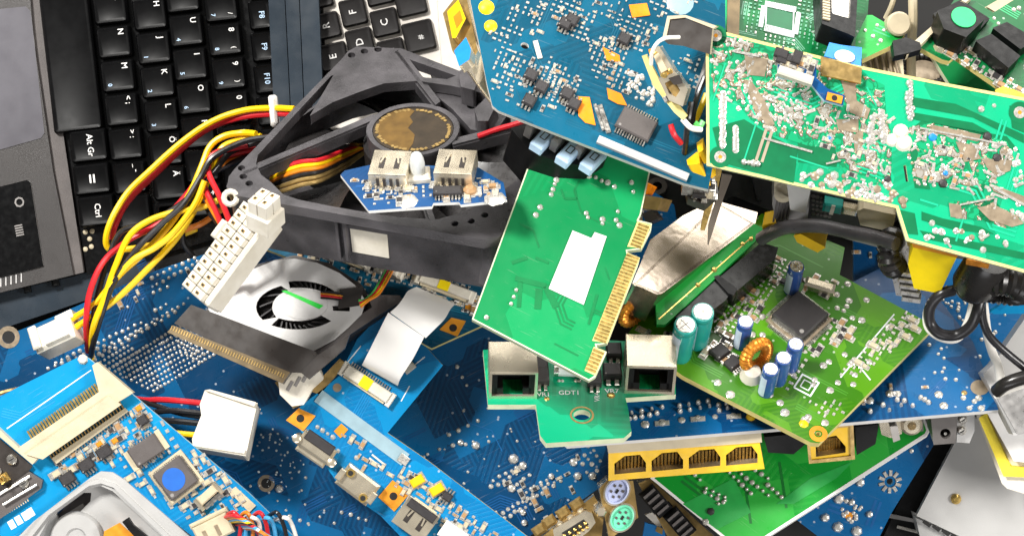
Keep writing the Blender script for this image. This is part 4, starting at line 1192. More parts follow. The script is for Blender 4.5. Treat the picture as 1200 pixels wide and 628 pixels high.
# ================================================================ harness: big white plug, small white plug, wires
hz = Thing('power_cable', 'bundle of yellow, red and black wires ending in a long white multi pin plug', 'cable', WORLD)
Y, R_, K = 'yellow', 'red', 'blackwire'
r = .037
wl = [
    (Y, [(345, 128, 1.1), (318, 127, .9), (285, 130, .75), (250, 142, .7), (214, 166, .7), (176, 200, .75), (148, 228, .8), (128, 264, .85), (126, 290, .8), (150, 292, .7), (190, 284, .7), (230, 268, .8)]),
    (R_, [(345, 134, 1.05), (318, 134, .84), (282, 138, .68), (246, 150, .6), (216, 172, .6), (180, 206, .65), (150, 236, .7), (135, 264, .75), (131, 280, .7)]),
    (Y, [(300, 157, 1.2), (284, 156, 1.1), (262, 160, 1.1), (246, 172, 1.1), (236, 196, 1.15), (222, 228, 1.15), (200, 262, 1.1), (170, 295, 1.05), (140, 322, 1.0), (112, 355, .95), (84, 374, .85)]),
    (Y, [(306, 160, 1.15), (286, 163, 1.05), (262, 172, 1.1), (250, 192, 1.1), (242, 215, 1.15), (228, 246, 1.15), (206, 280, 1.1), (176, 312, 1.05), (146, 342, 1.0), (118, 364, .95), (88, 384, .85)]),
    (K, [(310, 166, 1.1), (288, 171, 1.05), (268, 180, 1.1), (252, 200, 1.15), (228, 226, 1.2), (202, 246, 1.15), (170, 262, 1.1), (142, 272, 1.0), (128, 300, .98), (116, 340, .95), (108, 380, .9), (106, 412, .6)]),
    (K, [(320, 160, 1.2), (286, 166, 1.2), (250, 184, 1.25), (236, 206, 1.25), (216, 238, 1.25), (190, 262, 1.2), (160, 292, 1.15), (134, 330, 1.1), (120, 366, 1.0), (110, 400, .85), (106, 420, .5)]),
    (R_, [(236, 205, 1.05), (214, 234, 1.0), (186, 262, .95), (150, 282, .95), (122, 306, 1.05), (106, 340, 1.05), (101, 376, .95), (103, 412, .6)]),
    (Y, [(255, 235, 1.2), (236, 243, 1.2), (208, 248, 1.2), (176, 258, 1.15), (152, 276, 1.15), (136, 310, 1.12), (122, 350, 1.05), (109, 385, .95), (107, 420, .5)]),
    (Y, [(240, 212, 1.3), (228, 240, 1.3), (204, 272, 1.25), (182, 290, 1.2), (154, 306, 1.15), (128, 336, 1.08)]),
    (R_, [(300, 175, 1.0), (262, 184, 1.0), (238, 198, 1.1), (240, 220, 1.2), (252, 246, 1.5), (262, 270, 2.0)]),
    ('orange', [(300, 182, .95), (262, 192, 1.0), (236, 212, 1.1), (244, 236, 1.25), (262, 268, 1.9)]),
    ('orange', [(214, 270, .9), (236, 262, .9), (262, 244, 1.1)]),
    (R_, [(290, 170, 1.1), (252, 180, 1.15), (244, 200, 1.2), (258, 232, 1.5), (270, 262, 2.1)]),
    (K, [(240, 196, 1.0), (232, 220, 1.0), (244, 246, 1.1), (256, 262, 1.3)]),
    (Y, [(302, 262, 1.6), (302, 278, 1.5), (297, 296, 1.5), (288, 312, 1.4), (272, 326, 1.35)]),
    (R_, [(282, 322, 1.3), (274, 326, 1.25), (262, 334, 1.2)]),
    (K, [(300, 180, 1.0), (270, 192, 1.0), (240, 210, .95), (220, 240, .9), (214, 280, .8), (226, 300, .7)]),
]
for c, pts in wl: wire(hz, pts, r * (.98 if c == Y else .93), c, seg=10)
tie = G().box(0, 0, 0, .1, .36, .2, 'ffc', ch=.05)
o = link('tie', tie.mesh('tie'), hz.o, P(322, 131, .78), math.radians(5)); o.modifiers.new('bevel', 'BEVEL').width = .02
# the twenty pin plug: pin face towards us
def plug(t, name, fr, long_px, pts_px, rows, cols, w, L_, depth, wires_=None):
    T = t.fr.inv @ fr.m
    cell = L_ / cols
    g = G()
    g.box(0, 0, -depth, L_ + .04, w + .04, depth * .55, 'white', ch=.02)
    for i in range(cols):
        for j in range(rows):
            g.box(-L_ / 2 + cell * (i + .5), (j - (rows - 1) / 2) * w / rows, -depth * .5, cell * .93, w / rows * .93, depth * .5, 'white', ch=.02)
    o = link(name, g.mesh(name), t.o, T=T, bev=.008)
    h = G()
    for i in range(cols):
        for j in range(rows):
            x, y = -L_ / 2 + cell * (i + .5), (j - (rows - 1) / 2) * w / rows
            h.box(x, y, 0.0, cell * .34, w / rows * .3, .006, 'golddull'); h.box(x, y, .004, cell * .2, w / rows * .16, .004, 'dark')
    link('pin_holes', h.mesh('pin_holes'), o)
    return o
PF = Fr((259, 293, 2.85), (299, 239, 2.87), (245, 282, 2.74))
o = plug(hz, 'main_plug', PF, None, None, 2, 11, .34, 1.12, .36)
sk = link('plug_side', G().box(0, -.19, -.36, 1.12, .08, .28, 'white', ch=.02).mesh('plug_side'), o, bev=.015)
lt = link('latch', G().box(.15, .24, -.5, .22, .09, .46, 'white', ch=.02).mesh('latch'), o, bev=.01)
PF2 = Fr((309, 231, 3.3), (320, 221, 3.2), (300, 221, 3.2))
plug(hz, 'small_plug', PF2, None, None, 2, 2, .25, .26, .4)
# white plug at the left end
PL = Fr((62, 391, .9), (90, 378, .95), (58, 378, .85))
T = PL.m
g = G(); g.box(0, 0, -.3, .5, .3, .34, 'white', ch=.04); g.box(.18, .14, -.2, .22, .1, .22, 'white', ch=.03); g.box(-.2, .02, .04, .1, .28, .06, 'white', ch=.02); g.box(.05, -.1, .04, .3, .04, .04, 'white')
link('end_plug', g.mesh('end_plug'), hz.o, T=T, bev=.012)
# crocheted terminal ring by the plug
o = link('white_loop', G().tube([(.07 * math.cos(a / 12 * 2 * math.pi), .07 * math.sin(a / 12 * 2 * math.pi), 0) for a in range(13)], .032, 'white', 8).mesh('white_loop'), hz.o, P(270, 232, 2.55))
# wires at far left edge below the plug
lw = Thing('loose_wire', 'short brown, yellow and black leads entering at the left edge above the bright blue board', 'wire', None)
for c, dy in (('golddull', 0), ('yellow', 6), ('blackwire', 3), ('orange', 9)):
    wire(lw, [(-20, 468 + dy, .8), (8, 459 + dy, .85), (38, 453 + dy * .6, .6)], .03, c)
# ================================================================ green expansion card, back side up
nc = Thing('expansion_card', 'green expansion card lying solder side up with gold edge fingers and a white label', 'circuit board',
           Fr((556, 376, 3.65), (694, 446, 3.85), (622, 188, 3.0)))
edge = [(553, 374), (622, 186), (640, 176), (700, 170), (763, 196), (751, 252), (748, 258), (764, 262), (763, 270), (752, 292), (735, 294), (736, 300), (750, 302), (748, 310), (712, 402), (703, 404), (699, 404), (700, 408), (711, 412), (698, 441), (690, 446)]
nc.plate('board', [edge, ell(571, 372, 3, 2.4, 12)], -.07, 0, 'p_green', 'fr4')
nc.rim(edge, .014, 'fr4')
gt = tr_mat('green_track', '#087640'); gt2 = tr_mat('green_track_light', '#1fa868')
nc.traces([(565, 370), (630, 200), (745, 210), (740, 270), (690, 425)], 8, gt, .02, .04, .002, (1, 3), (.1, .35), (1, 3))
nc.traces([(720, 280), (740, 300), (705, 390), (680, 400)], 12, gt, .016, .03, .003, (1, 3), (.1, .2), (1, 3))
nc.plate('label', [(671, 270), (693, 279), (697, 272), (711, 277), (684, 357), (643, 338)], .004, .012, 'white2')
nc.plate('finger_field', [(735, 296), (750, 302), (712, 402), (694, 399)], .003, .008, 'fr4y')
nc.plate('finger_field', [(747, 259), (763, 264), (752, 291), (735, 289)], .003, .008, 'fr4y')
nc.plate('finger_field', [(696, 406), (709, 411), (698, 440), (685, 434)], .003, .008, 'fr4y')
g = G()
def fingers(a, b, n, L_, dirp):
    for k in range(n):
        p = lerp(a, b, k / (n - 1)); q = nc.L(*p); q2 = nc.L(p[0] + dirp[0], p[1] + dirp[1])
        dx, dy = q2.x - q.x, q2.y - q.y; aa = math.atan2(dy, dx)
        g.box((q.x + q2.x) / 2, (q.y + q2.y) / 2, .008, math.hypot(dx, dy), .03, .006, 'gold', rot=aa)
fingers((734, 299), (696, 396), 26, .3, (14, 5)); fingers((748, 263), (739, 286), 7, .3, (12, 4.5)); fingers((695, 410), (686, 431), 6, .3, (12, 5))
nc.geo('gold_fingers', g)
nc.dots([(648, 222), (650, 216), (652, 211), (646, 228), (633, 243), (628, 252), (687, 250), (689, 255), (706, 262), (724, 248), (722, 258), (726, 264), (706, 257), (605, 340), (602, 348), (599, 356), (570, 372),
         (698, 208), (705, 212), (712, 214), (720, 219), (690, 206), (740, 214), (742, 225), (664, 200), (670, 202)], .03, h=.03)
nc.plate('silk_mark', [strut((658, 222), (662, 233), 2)], .002, .006, gt); nc.plate('silk_mark', [strut((662, 233), (676, 233), 3)], .002, .006, gt)
nc.plate('silk_mark', [strut((676, 233), (674, 222), 2)], .002, .006, gt)
for a, b, w in (((600, 308), (618, 302), 4), ((628, 302), (643, 308), 3), ((604, 326), (640, 335), 6), ((640, 335), (652, 360), 8), ((610, 330), (608, 360), 5), ((632, 338), (630, 362), 8), ((700, 345), (690, 380), 3)):
    nc.plate('dark_pour', [strut(a, b, w)], .001, .005, gt)

nc.plate('label_seam', [strut((688, 300), (668, 349), .8)], .012, .0135, 'lightgrey')
nc.plate('label_seam', [strut((703, 275), (699, 287), .8)], .012, .0135, 'lightgrey')
# ================================================================ small green board with two network sockets
RJ = Fr((600, 455, 2.35), (760, 462, 2.35), (620, 400, 1.8))
rb = Thing('socket_board', 'mint green circuit board with two metal network sockets and a round hole in its tongue', 'circuit board', RJ)
rb.plate('board', [[(566, 410), (700, 398), (790, 402), (792, 462), (733, 466), (736, 478), (740, 505), (731, 513), (640, 519), (633, 510), (628, 474), (572, 474)], ell(682, 486, 10, 6, 20)], -.07, 0, 'p_psu', 'fr4')
rb.put('hole_rim', G().disc(0, 0, 0, .13, 'golddull', 24, .108), 682, 486, .004)
s1 = rj45(rb, 600, 449, .52, .48, .4, (10, 0), label='left of two metal network sockets')
s2 = rj45(rb, 760, 443, .54, .5, .42, (10, .3), label='right of two metal network sockets')
for s_ in (s1, s2): link('green_floor', G().box(0, 0, .003, .4, .3, .02, 'p_greend').mesh('green_floor'), s_)
for px, py, w in ((634, 432, .15), (635, 446, .15), (696, 448, .15), (717, 440, .2), (719, 416, .17)):
    put_chip(rb, px, py, w, .2, (10, 0), .09, 2, 'chip', pin=.07)
rb.put('glass_tube', G().tube([(-.14, 0, .07), (.14, 0, .07)], .06, 'clear', 12).tube([(-.15, 0, .07), (-.1, 0, .07)], .065, 'silver', 12).tube([(.1, 0, .07), (.15, 0, .07)], .065, 'silver', 12), 665, 440, .02)
rb.dots([(641, 467), (716, 463)], .04, 'gold', h=.01)
rb.text('VR1', 637, 462, .085); rb.text('GDT1', 667, 460, .09); rb.text('VR7', 717, 458, .09); rb.text('VR4', 700, 465, .08, (0, -10))
rb.dots([(655, 446), (659, 446), (675, 446), (679, 446)], .025)

# ================================================================ blue board below, with its jacks along the front
bb = Thing('circuit_board', 'long blue circuit board with a white front edge carrying the row of yellow network sockets', 'circuit board',
           Fr((662, 521, 2.0), (1168, 482, 2.15), (700, 380, 1.1)))
bb.plate('board', [[(660, 518), (662, 500), (760, 370), (1000, 330), (1060, 300), (1140, 400), (1156, 440), (1170, 480), (900, 503), (664, 522)]], -.06, 0, 'p_navy2', 'white2')
bt1 = tr_mat('blue_track', '#0e5590')
bb.traces([(670, 515), (740, 440), (1000, 380), (1130, 400), (1160, 480), (900, 505)], 26, bt1, .014, .03, .002, (1, 4), (.2, .8), (1, 4))
pts = []
for a, b, n in (((740, 484), (776, 477), 4), ((752, 488), (770, 484), 3), ((796, 476), (830, 470), 4), ((797, 482), (832, 476), 4), ((842, 475), (871, 468), 4), ((843, 481), (870, 475), 4), ((738, 491), (744, 490), 2),
                ((1013, 470), (1020, 482), 2), ((1035, 475), (1042, 481), 2), ((1048, 462), (1056, 475), 3), ((1060, 470), (1070, 476), 2), ((1079, 466), (1088, 472), 3)):
    pts += line(a, b, n)
bb.dots(pts, .026, h=.06, jit=.4)
bb.dots([(756, 497), (776, 495), (799, 492), (818, 489), (838, 488), (859, 487), (1100, 462), (1106, 475), (1129, 466), (1142, 470), (1136, 478), (1150, 478), (1019, 469), (1010, 470), (1052, 461), (1043, 461), (1147, 466)], .042, h=.02, name='solder_pads')
for px, py in ((776, 496), (818, 491), (860, 488)): bb.put('solder_pads', G().box(0, 0, 0, .16, .06, .01, 'solder'), px, py, 0)
bb.put('yellow_cap', G().dome(0, 0, 0, .055, .08, 'yellowplastic', 12), 880, 488)
bb.put('oval_pad', G().disc(0, 0, .003, .1, 'tan', 20), 1148, 454); bb.dots([(1130, 460)], .035, 'golddull', h=.01)
bb.smds([(990, 450), (1080, 440), (1090, 470), (1000, 480)], 6, .04)
bb.dots(bb.rnd([(1080, 400), (1140, 420), (1150, 450), (1090, 450)], 10), .022)
# front sockets (each a part of that board): yellow four gang block
FY = Fr((712, 560, 1.7), (893, 546, 1.8), (713, 528, 1.82))
def onf(t, fr, name, loops, h0, h1, m, side=None, bev=0, parent=None):
    lp = [[tuple(fr.L(p[0], p[1], h1))[:2] for p in l] for l in loops]
    g = G().prism(lp, h0, h1, m, side)
    o = link(name, g.mesh(name), None, bev=0)
    o.parent = parent or t.o
    base = t.fr.inv @ fr.m
    if parent is not None: base = parent.matrix_basis.inverted() @ base
    o.matrix_local = base
    if bev:
        md = o.modifiers.new('bevel', 'BEVEL'); md.width = bev; md.segments = 2; md.limit_method = 'ANGLE'
    return o
def sq(x0, y0, x1, y1, x2, y2, x3, y3): return [(x0, y0), (x1, y1), (x2, y2), (x3, y3)]
mouths = [sq(0, 0, 0, 0, 0, 0, 0, 0)]
mouths = [[(x + 43.6 * k, y - 3.4 * k) for x, y in ((732, 532), (750, 530.5), (757, 540), (757, 550), (720, 553.5), (720, 541))] for k in range(4)]
shell = [(713, 530), (890, 517), (896, 549), (713, 563)]
mouths = [[(x, y + 2) for x, y in m] for m in mouths]
blk = onf(bb, FY, 'four_gang_socket', [shell] + mouths, -.9, 0, 'yellowplastic', 'tan', .01)
blk['label'] = 'yellow block of four network sockets side by side'
onf(bb, FY, 'top_shield', [[(711, 521), (892, 507), (893, 518), (713, 531)]], -.9, .01, 'ivory', 'tin', .008)
for mo in mouths:
    cx = sum(p[0] for p in mo) / 6; cy = sum(p[1] for p in mo) / 6
    onf(bb, FY, 'mouth_back', [[(p[0] + (cx - p[0]) * .02, p[1] + (cy - p[1]) * .02) for p in mo]], -.35, -.25, 'film')
    g = G()
    for k in range(8):
        t0 = (k + .5) / 8
        xx = mo[4][0] + 1.5 + (mo[3][0] - mo[4][0] - 3) * t0; yb = mo[4][1] + (mo[3][1] - mo[4][1]) * t0 - 1
        yt = mo[0][1] + .5 + (max(0, mo[0][0] - xx) * .75) + max(0, xx - mo[1][0]) * 1.3 + (xx - mo[0][0]) * -.08
        a = FY.L(xx, yt, -.06); b = FY.L(xx - .5, yb, -.16)
        g.tube([a, b], .014, 'gold', 5)
    o = link('contacts', g.mesh('contacts'), bb.o); o.matrix_local = bb.fr.inv @ FY.m
# single yellow socket peeping out beside the corner of the modem card
FS = Fr((950, 540, 1.6), (998, 536, 1.65), (950, 505, 1.75))
m1 = [(965, 513), (980, 510), (991, 523), (991, 530), (956, 535), (956, 522)]
o = onf(bb, FS, 'single_socket', [[(946, 503), (998, 498), (1000, 536), (950, 541)], m1], -.8, 0, 'yellowplastic', 'tan', .01)
onf(bb, FS, 'mouth_back', [m1], -.35, -.25, 'film')
onf(bb, FS, 'metal_rim', [[(944, 501), (1000, 496), (1002, 538), (948, 543)], [(948, 505), (996, 500), (997, 534), (951, 539)]], -.8, .02, 'golddull', 'tan', .005)
g = G()
for k in range(9):
    t0 = (k + 1) / 11
    g.tube([FS.L(956 + 34 * t0, 514.5 - 4 * t0 + max(0, .27 - t0) * 22 + max(0, t0 - .72) * 26, -.06), FS.L(956 + 34 * t0, 534 - 5 * t0, -.16)], .014, 'gold', 5)
o = link('contacts', g.mesh('contacts'), bb.o); o.matrix_local = bb.fr.inv @ FS.m
# audio jacks, dc jack under the white edge
FJ = Fr((1030, 515, 1.75), (1120, 508, 1.8), (1030, 480, 1.85))
onf(bb, FJ, 'switch_body', [[(1030, 494), (1056, 491), (1057, 508), (1044, 513), (1033, 509)]], -.5, 0, 'tin', 'tin', .02)
onf(bb, FJ, 'switch_lever', [[(1043, 500), (1052, 499), (1055, 515), (1047, 518)]], -.2, .2, 'grey', None, .02)
g = G().lathe([(.12, -.4), (.12, .02), (.09, .05), (.05, .05), (.05, -.1)], 'tin', 20)
c = FJ.L(1068, 497); o = link('round_jack', g.mesh('round_jack'), bb.o); o.matrix_local = bb.fr.inv @ FJ.m @ Matrix.Translation(c)
onf(bb, FJ, 'round_jack_body', [[(1058, 490), (1082, 488), (1082, 505), (1060, 506)]], -.5, -.15, 'grey', None, .02)
dj = onf(bb, FJ, 'power_jack', [[(1091, 489), (1122, 486), (1120, 519), (1094, 521)], ell(1108, 508, 6.2, 6, 20)], -.5, .05, 'jackgrey', None, .015)
onf(bb, FJ, 'jack_bore', [[(1098, 498), (1118, 496), (1118, 518), (1100, 518)]], -.3, -.25, 'dark')
c = FJ.L(1108, 508); o = link('jack_pin', G().lathe([(.018, -.3), (.018, .0)], 'silver', 10).mesh('jack_pin'), bb.o); o.matrix_local = bb.fr.inv @ FJ.m @ Matrix.Translation(c)
onf(bb, FJ, 'metal_bracket', [[(1122, 487), (1142, 485), (1142, 505), (1136, 519), (1121, 518)]], -.3, -.1, 'cased', None, .01)
for px, py in ((1129, 494), (1128, 507)):
    c = FJ.L(px, py); o = link('screw', G().lathe([(.05, -.1), (.05, -.06), (.035, -.04)], 'silver', 14).box(0, 0, -.041, .06, .012, .004, 'dark', rot=.5).mesh('screw'), bb.o); o.matrix_local = bb.fr.inv @ FJ.m @ Matrix.Translation(c)
onf(bb, FJ, 'dark_block', [[(895, 512), (944, 507), (944, 520), (930, 532), (900, 530)]], -.8, -.3, 'black', None, .02)
onf(bb, FJ, 'dark_block', [[(1002, 500), (1030, 497), (1026, 520), (1004, 533)]], -.8, -.3, 'black', None, .02)

# ================================================================ green card with capacitors and a big chip
md_fr = Fr((790, 430, 2.15), (952, 515, 2.6), (890, 255, .95))
md = Thing('capacitor_board', 'olive green circuit board with small round capacitors, an orange coil and a square grey chip', 'circuit board', md_fr)
md.plate('board', [[(735, 392), (750, 372), (893, 250), (990, 290), (984, 322), (1092, 380), (1092, 386), (960, 519), (950, 518), (800, 440)], ell(959, 508, 3.2, 2.5, 12)], -.08, 0, 'p_modem', 'fr4y')
mt1 = tr_mat('olive_track', '#468c24'); mt2 = tr_mat('olive_dark', '#1d5812')
md.traces([(760, 390), (895, 270), (1080, 380), (960, 505), (800, 430)], 30, mt1, .014, .03, .002, (1, 5), (.15, .6), (1, 4))
md.traces([(760, 390), (895, 270), (1080, 380), (960, 505), (800, 430)], 24, mt2, .03, .06, .003, (1, 3), (.15, .5), (1, 4))
md.keep = [[(896, 350), (975, 350), (975, 410), (896, 410)]]
mch = put_chip(md, 936, 376, .45, .44, (40, -37), .13, 22, 'chip', quad=True, pin=.08)
link('lead_band', G().box(0, 0, 0, .53, .52, .05, 'tan', ch=.02).mesh('lead_band'), mch)
# dense dust of parts between the riser and the chip
md.pads([(838, 372), (905, 300), (940, 310), (900, 350), (880, 380), (850, 395)], 170, .045)
md.smds([(838, 372), (905, 300), (940, 310), (900, 350), (880, 380), (850, 395)], 26, .055)
md.pads([(925, 400), (985, 370), (1000, 385), (950, 420)], 80, .06); md.smds([(925, 400), (985, 370), (1000, 392), (950, 420)], 14, .06)
md.pads([(980, 440), (1060, 360), (1085, 380), (1010, 440)], 70, .055); md.smds([(985, 435), (1060, 365), (1080, 382), (1010, 436)], 14, .06, ('cap', 'cap'))
md.pads([(905, 440), (945, 415), (950, 430), (915, 465)], 44, .06); md.pads([(945, 470), (990, 470), (990, 485), (965, 490)], 40, .05)
md.pads([(745, 385), (800, 390), (800, 428), (780, 425)], 40, .07); md.smds([(750, 385), (790, 392), (800, 425), (770, 408)], 8, .06)
md.smds([(815, 385), (850, 385), (865, 425), (830, 430)], 12, .07); md.smds([(920, 320), (980, 330), (975, 350), (940, 345)], 8, .06)
md.dots(md.rnd([(760, 395), (895, 270), (1080, 380), (960, 500), (800, 430)], 46), .035, h=.016, name='test_points')
md.dots([(841, 448), (856, 462), (902, 462), (920, 483), (944, 492), (967, 495), (1000, 450), (982, 448), (1010, 428), (973, 457), (965, 428), (1010, 375)], .045, h=.012, name='test_points')
md.dots([(959, 508)], .001)
md.put('hole_rim', G().disc(0, 0, 0, .1, 'copper', 20, .045), 959, 508, .004)
md.dots([(942, 496)], .055, 'yellowplastic', h=.02, name='yellow_dot')
q = md.L(945, 452)
md.put('silk_square', G().ribbon([(-.1, -.1), (.1, -.1), (.1, .1), (-.1, .1), (-.1, -.1)], .02, 0, 'silk').ribbon([(-.05, -.05), (.05, -.05), (.05, .05), (-.05, .05), (-.05, -.05)], .014, 0, 'silk'), 945, 451, .004)
for px, py, w, hh in ((843, 415, .18, .16), (858, 428, .16, .14)): put_chip(md, px, py, w, hh, (40, -30), .06, 5, 'chip')
elcap(md, 797, 416, .125, .6, 'tealsleeve'); elcap(md, 817, 401, .125, .6, 'tealsleeve')
for px, py in ((868, 404), (927, 340), (897, 459), (912, 446), (926, 430)): elcap(md, px, py, .088, .46, 'bluesleeve')
# crystal can
md.put('crystal', G().box(0, 0, 0, .34, .13, .1, 'tin', ch=.03), 960, 338, 0, (40, 12))
# toroid choke
def torus(R0, r0, m, n=40, k=10, T=None, wob=0.0):
    g = G(); vs = []; fs = []
    for i in range(n):
        a = 2 * math.pi * i / n; rr = r0 * (1 + (wob if i % 2 else -wob))
        for j in range(k):
            b = 2 * math.pi * j / k; vs.append(((R0 + rr * math.cos(b)) * math.cos(a), (R0 + rr * math.cos(b)) * math.sin(a), rr * math.sin(b)))
    for i in range(n):
        for j in range(k):
            fs.append((i * k + j, ((i + 1) % n) * k + j, ((i + 1) % n) * k + (j + 1) % k, i * k + (j + 1) % k))
    g.add(vs, fs, m, T); return g
co = md.put('coil', torus(.15, .065, 'copperwire', 52, 10, Matrix.Translation((0, 0, .19)) @ Matrix.Rotation(math.radians(75), 4, 'X'), .1), 884, 427, 0, rot=1.15)
link('white_glue', G().dome(-.12, -.1, .0, .13, .16, 'white', 14).mesh('white_glue'), co)
md.put('coil', torus(.12, .06, 'copperwire', 40, 8, Matrix.Translation((0, 0, .16)) @ Matrix.Rotation(math.radians(75), 4, 'X'), .12), 739, 376, 0, rot=1.2)  # coil added beside the shield's end to lend it an orange reflection
# white outlines round the dense field
for a, b in (((985, 442), (1048, 368)), ((1000, 420), (1020, 445))): md.plate('silk_line', [strut(a, b, 1.6)], .003, .006, 'silk')
# riser with dark slots behind the shield
rs_ = Thing('riser_card', 'bright green upright strip between the tin shield box and the olive green board', 'circuit board',
            Fr((770, 372, 2.2), (885, 276, 1.5), (764, 346, 2.05)))
rs_.plate('board', [(770, 380), (768, 352), (884, 262), (894, 268), (892, 276), (780, 380)], -.06, 0, 'p_bright', 'p_bright')
for pg in ([(790, 372), (838, 328), (857, 342), (850, 352), (815, 378), (806, 372)], [(842, 326), (892, 284), (912, 290), (908, 304), (862, 342)]):
    md.plate('slot_housing', [pg], 0, .3, 'blackgloss', bev=.02)
md.plate('slot_rib', [[(836, 324), (842, 322), (864, 338), (860, 346), (854, 344)]], .2, .33, 'black', bev=.01)
rs_.dots([(837, 316), (818, 334), (870, 286), (880, 280)], .03, 'gold')
q0, q1 = rs_.L(772, 374), rs_.L(882, 277); rs_.geo('silk_line', G().ribbon([q0, q1], .012, .003, 'gold'))

# ================================================================ metal shield box
bxf = Fr((741, 332, 2.35), (770, 345, 2.35), (826, 238, 1.35))
sb = Thing('metal_shield', 'long polished tin shield box reflecting orange at both ends, left of the green riser', 'metal box', bxf)
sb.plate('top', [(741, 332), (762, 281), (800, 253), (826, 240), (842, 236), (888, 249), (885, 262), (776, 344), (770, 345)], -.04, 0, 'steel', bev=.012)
g = G()
a, b, c, d = sb.L(742, 333), sb.L(772, 345), sb.L(884, 262), sb.L(842, 238)
dz = Vector((0, 0, -.5))
for p, q in ((a, b), (b, c), (c, d), (d, a)):
    n_ = Vector((-(q - p).y, (q - p).x, 0)).normalized() * .03
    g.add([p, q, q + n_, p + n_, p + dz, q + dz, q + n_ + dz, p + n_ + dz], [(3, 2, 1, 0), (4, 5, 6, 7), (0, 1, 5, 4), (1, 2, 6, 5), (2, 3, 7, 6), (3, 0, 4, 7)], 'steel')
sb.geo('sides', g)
# ================================================================ big petrol blue board, top centre
tb_fr = Fr((578, 127, 3.75), (800, 214, 3.9), (552, 0, 3.4))
tp = Thing('circuit_board', 'large petrol blue circuit board at the top centre with orange squares and two yellow dots', 'circuit board', tb_fr)
tp.plate('board', [[(545, -30), (551, 0), (571, 100), (577, 124), (584, 130), (802, 215), (830, 222), (850, 120), (850, -30)], ell(615, 54, 5, 3.6, 14, .4)], -.07, 0, 'p_top', 'white2')
pt = tr_mat('petrol_track', '#0d5a74')
tp.traces([(560, 0), (840, 0), (820, 200), (590, 125)], 40, pt, .012, .026, .002, (1, 6), (.15, .6), (2, 5))
tp.keep = [[(676, 80), (704, 80), (704, 155), (676, 155)], [(720, 128), (775, 128), (775, 170), (720, 170)], [(735, 0), (765, 0), (765, 24), (735, 24)]]
for pg in ([(676, 113), (691, 114), (698, 147), (686, 144), (678, 136)], [(711, 103), (728, 110), (735, 124), (724, 122), (713, 116)], [(706, 55), (726, 65), (727, 73), (711, 71)], [(737, 6), (758, 4), (762, 18), (741, 21)],
           [(760, 58), (768, 56), (770, 66), (762, 68)]):
    tp.plate('orange_pad', [pg], .002, .014, 'orangeplastic')
tp.dots([(570, 9), (575, 31)], .07, 'yellowtape', h=.03, name='yellow_dot', n=14)
put_chip(tp, 745, 148, .38, .24, (44, 22), .06, 12, 'chipgrey')
for px, py in ((622, 90), (664, 112), (634, 104), (620, 120), (672, 124), (662, 30), (670, 26), (731, 48)): put_chip(tp, px, py, .13, .12, (44, 22), .06, 3, 'chip', pin=.04)
wb = tp.put('white_bar', G().box(0, 0, 0, 1.0, .08, .07, 'lightgrey', ch=.02), 753, 187, 0, (87, 37)); 
tp.put('silk_block', G().box(0, 0, 0, .05, .2, .02, 'white'), 630, 59, 0, (9, -2))
tp.put('silk_block', G().box(0, 0, 0, .32, .05, .02, 'silver'), 708, 140, 0, (8, 24)); tp.put('silk_block', G().box(0, 0, 0, .3, .03, .02, 'silver'), 702, 138, 0, (8, 24))
for pg, n, m_ in (([(575, 40), (600, 50), (615, 100), (580, 100)], 26, 10), ([(580, 105), (640, 110), (650, 130), (600, 122)], 8, 4), ([(600, 60), (645, 85), (660, 118), (610, 100)], 24, 24), ([(645, 0), (680, 0), (690, 50), (655, 35)], 44, 24),
                  ([(600, 10), (640, 0), (630, 40), (590, 40)], 20, 10), ([(645, 70), (680, 95), (665, 130), (640, 100)], 26, 22), ([(690, 45), (735, 45), (735, 70), (700, 90)], 34, 24), ([(715, 75), (745, 85), (740, 110), (715, 100)], 32, 16),
                  ([(730, 20), (770, 30), (750, 60), (725, 50)], 26, 14), ([(690, 0), (735, 0), (720, 30), (690, 25)], 12, 8), ([(765, 0), (830, 0), (780, 20), (770, 20)], 12, 6), ([(780, 60), (820, 60), (820, 100), (790, 100)], 14, 8)):
    pg = [(sum(q[0] for q in pg) / len(pg) + (x - sum(q[0] for q in pg) / len(pg)) * 1.15, sum(q[1] for q in pg) / len(pg) + (y - sum(q[1] for q in pg) / len(pg)) * 1.15) for x, y in pg]
    tp.pads(pg, int(n * 1.6), .042); tp.smds(pg, max(3, m_ // 2), .03, ('cap', 'res', 'cap', 'cap', 'res', 'cap2'), 4)
tp.dots(tp.rnd([(738, 82), (770, 95), (765, 125), (735, 110)], 40), .026)
tp.dots([(797, 3)], .12, 'foil', h=.015, name='grommet', n=16)
or_ = Thing('orange_scrap', 'crumpled orange and brown scrap in the dark gap right of the green expansion card', 'scrap', Fr((740, 232, 2.0), (770, 238, 2.1), (742, 215, 2.0)))
or_.plate('scrap', [(732, 216), (748, 210), (764, 218), (758, 228), (744, 226)], -.2, 0, 'orangeplastic', bev=.03)
or_.plate('scrap', [(742, 234), (752, 228), (776, 232), (770, 246), (750, 244)], -.3, .1, 'golddull', bev=.04)
or_.plate('scrap', [(752, 250), (764, 246), (772, 256), (758, 262)], -.3, -.1, 'film', bev=.03)
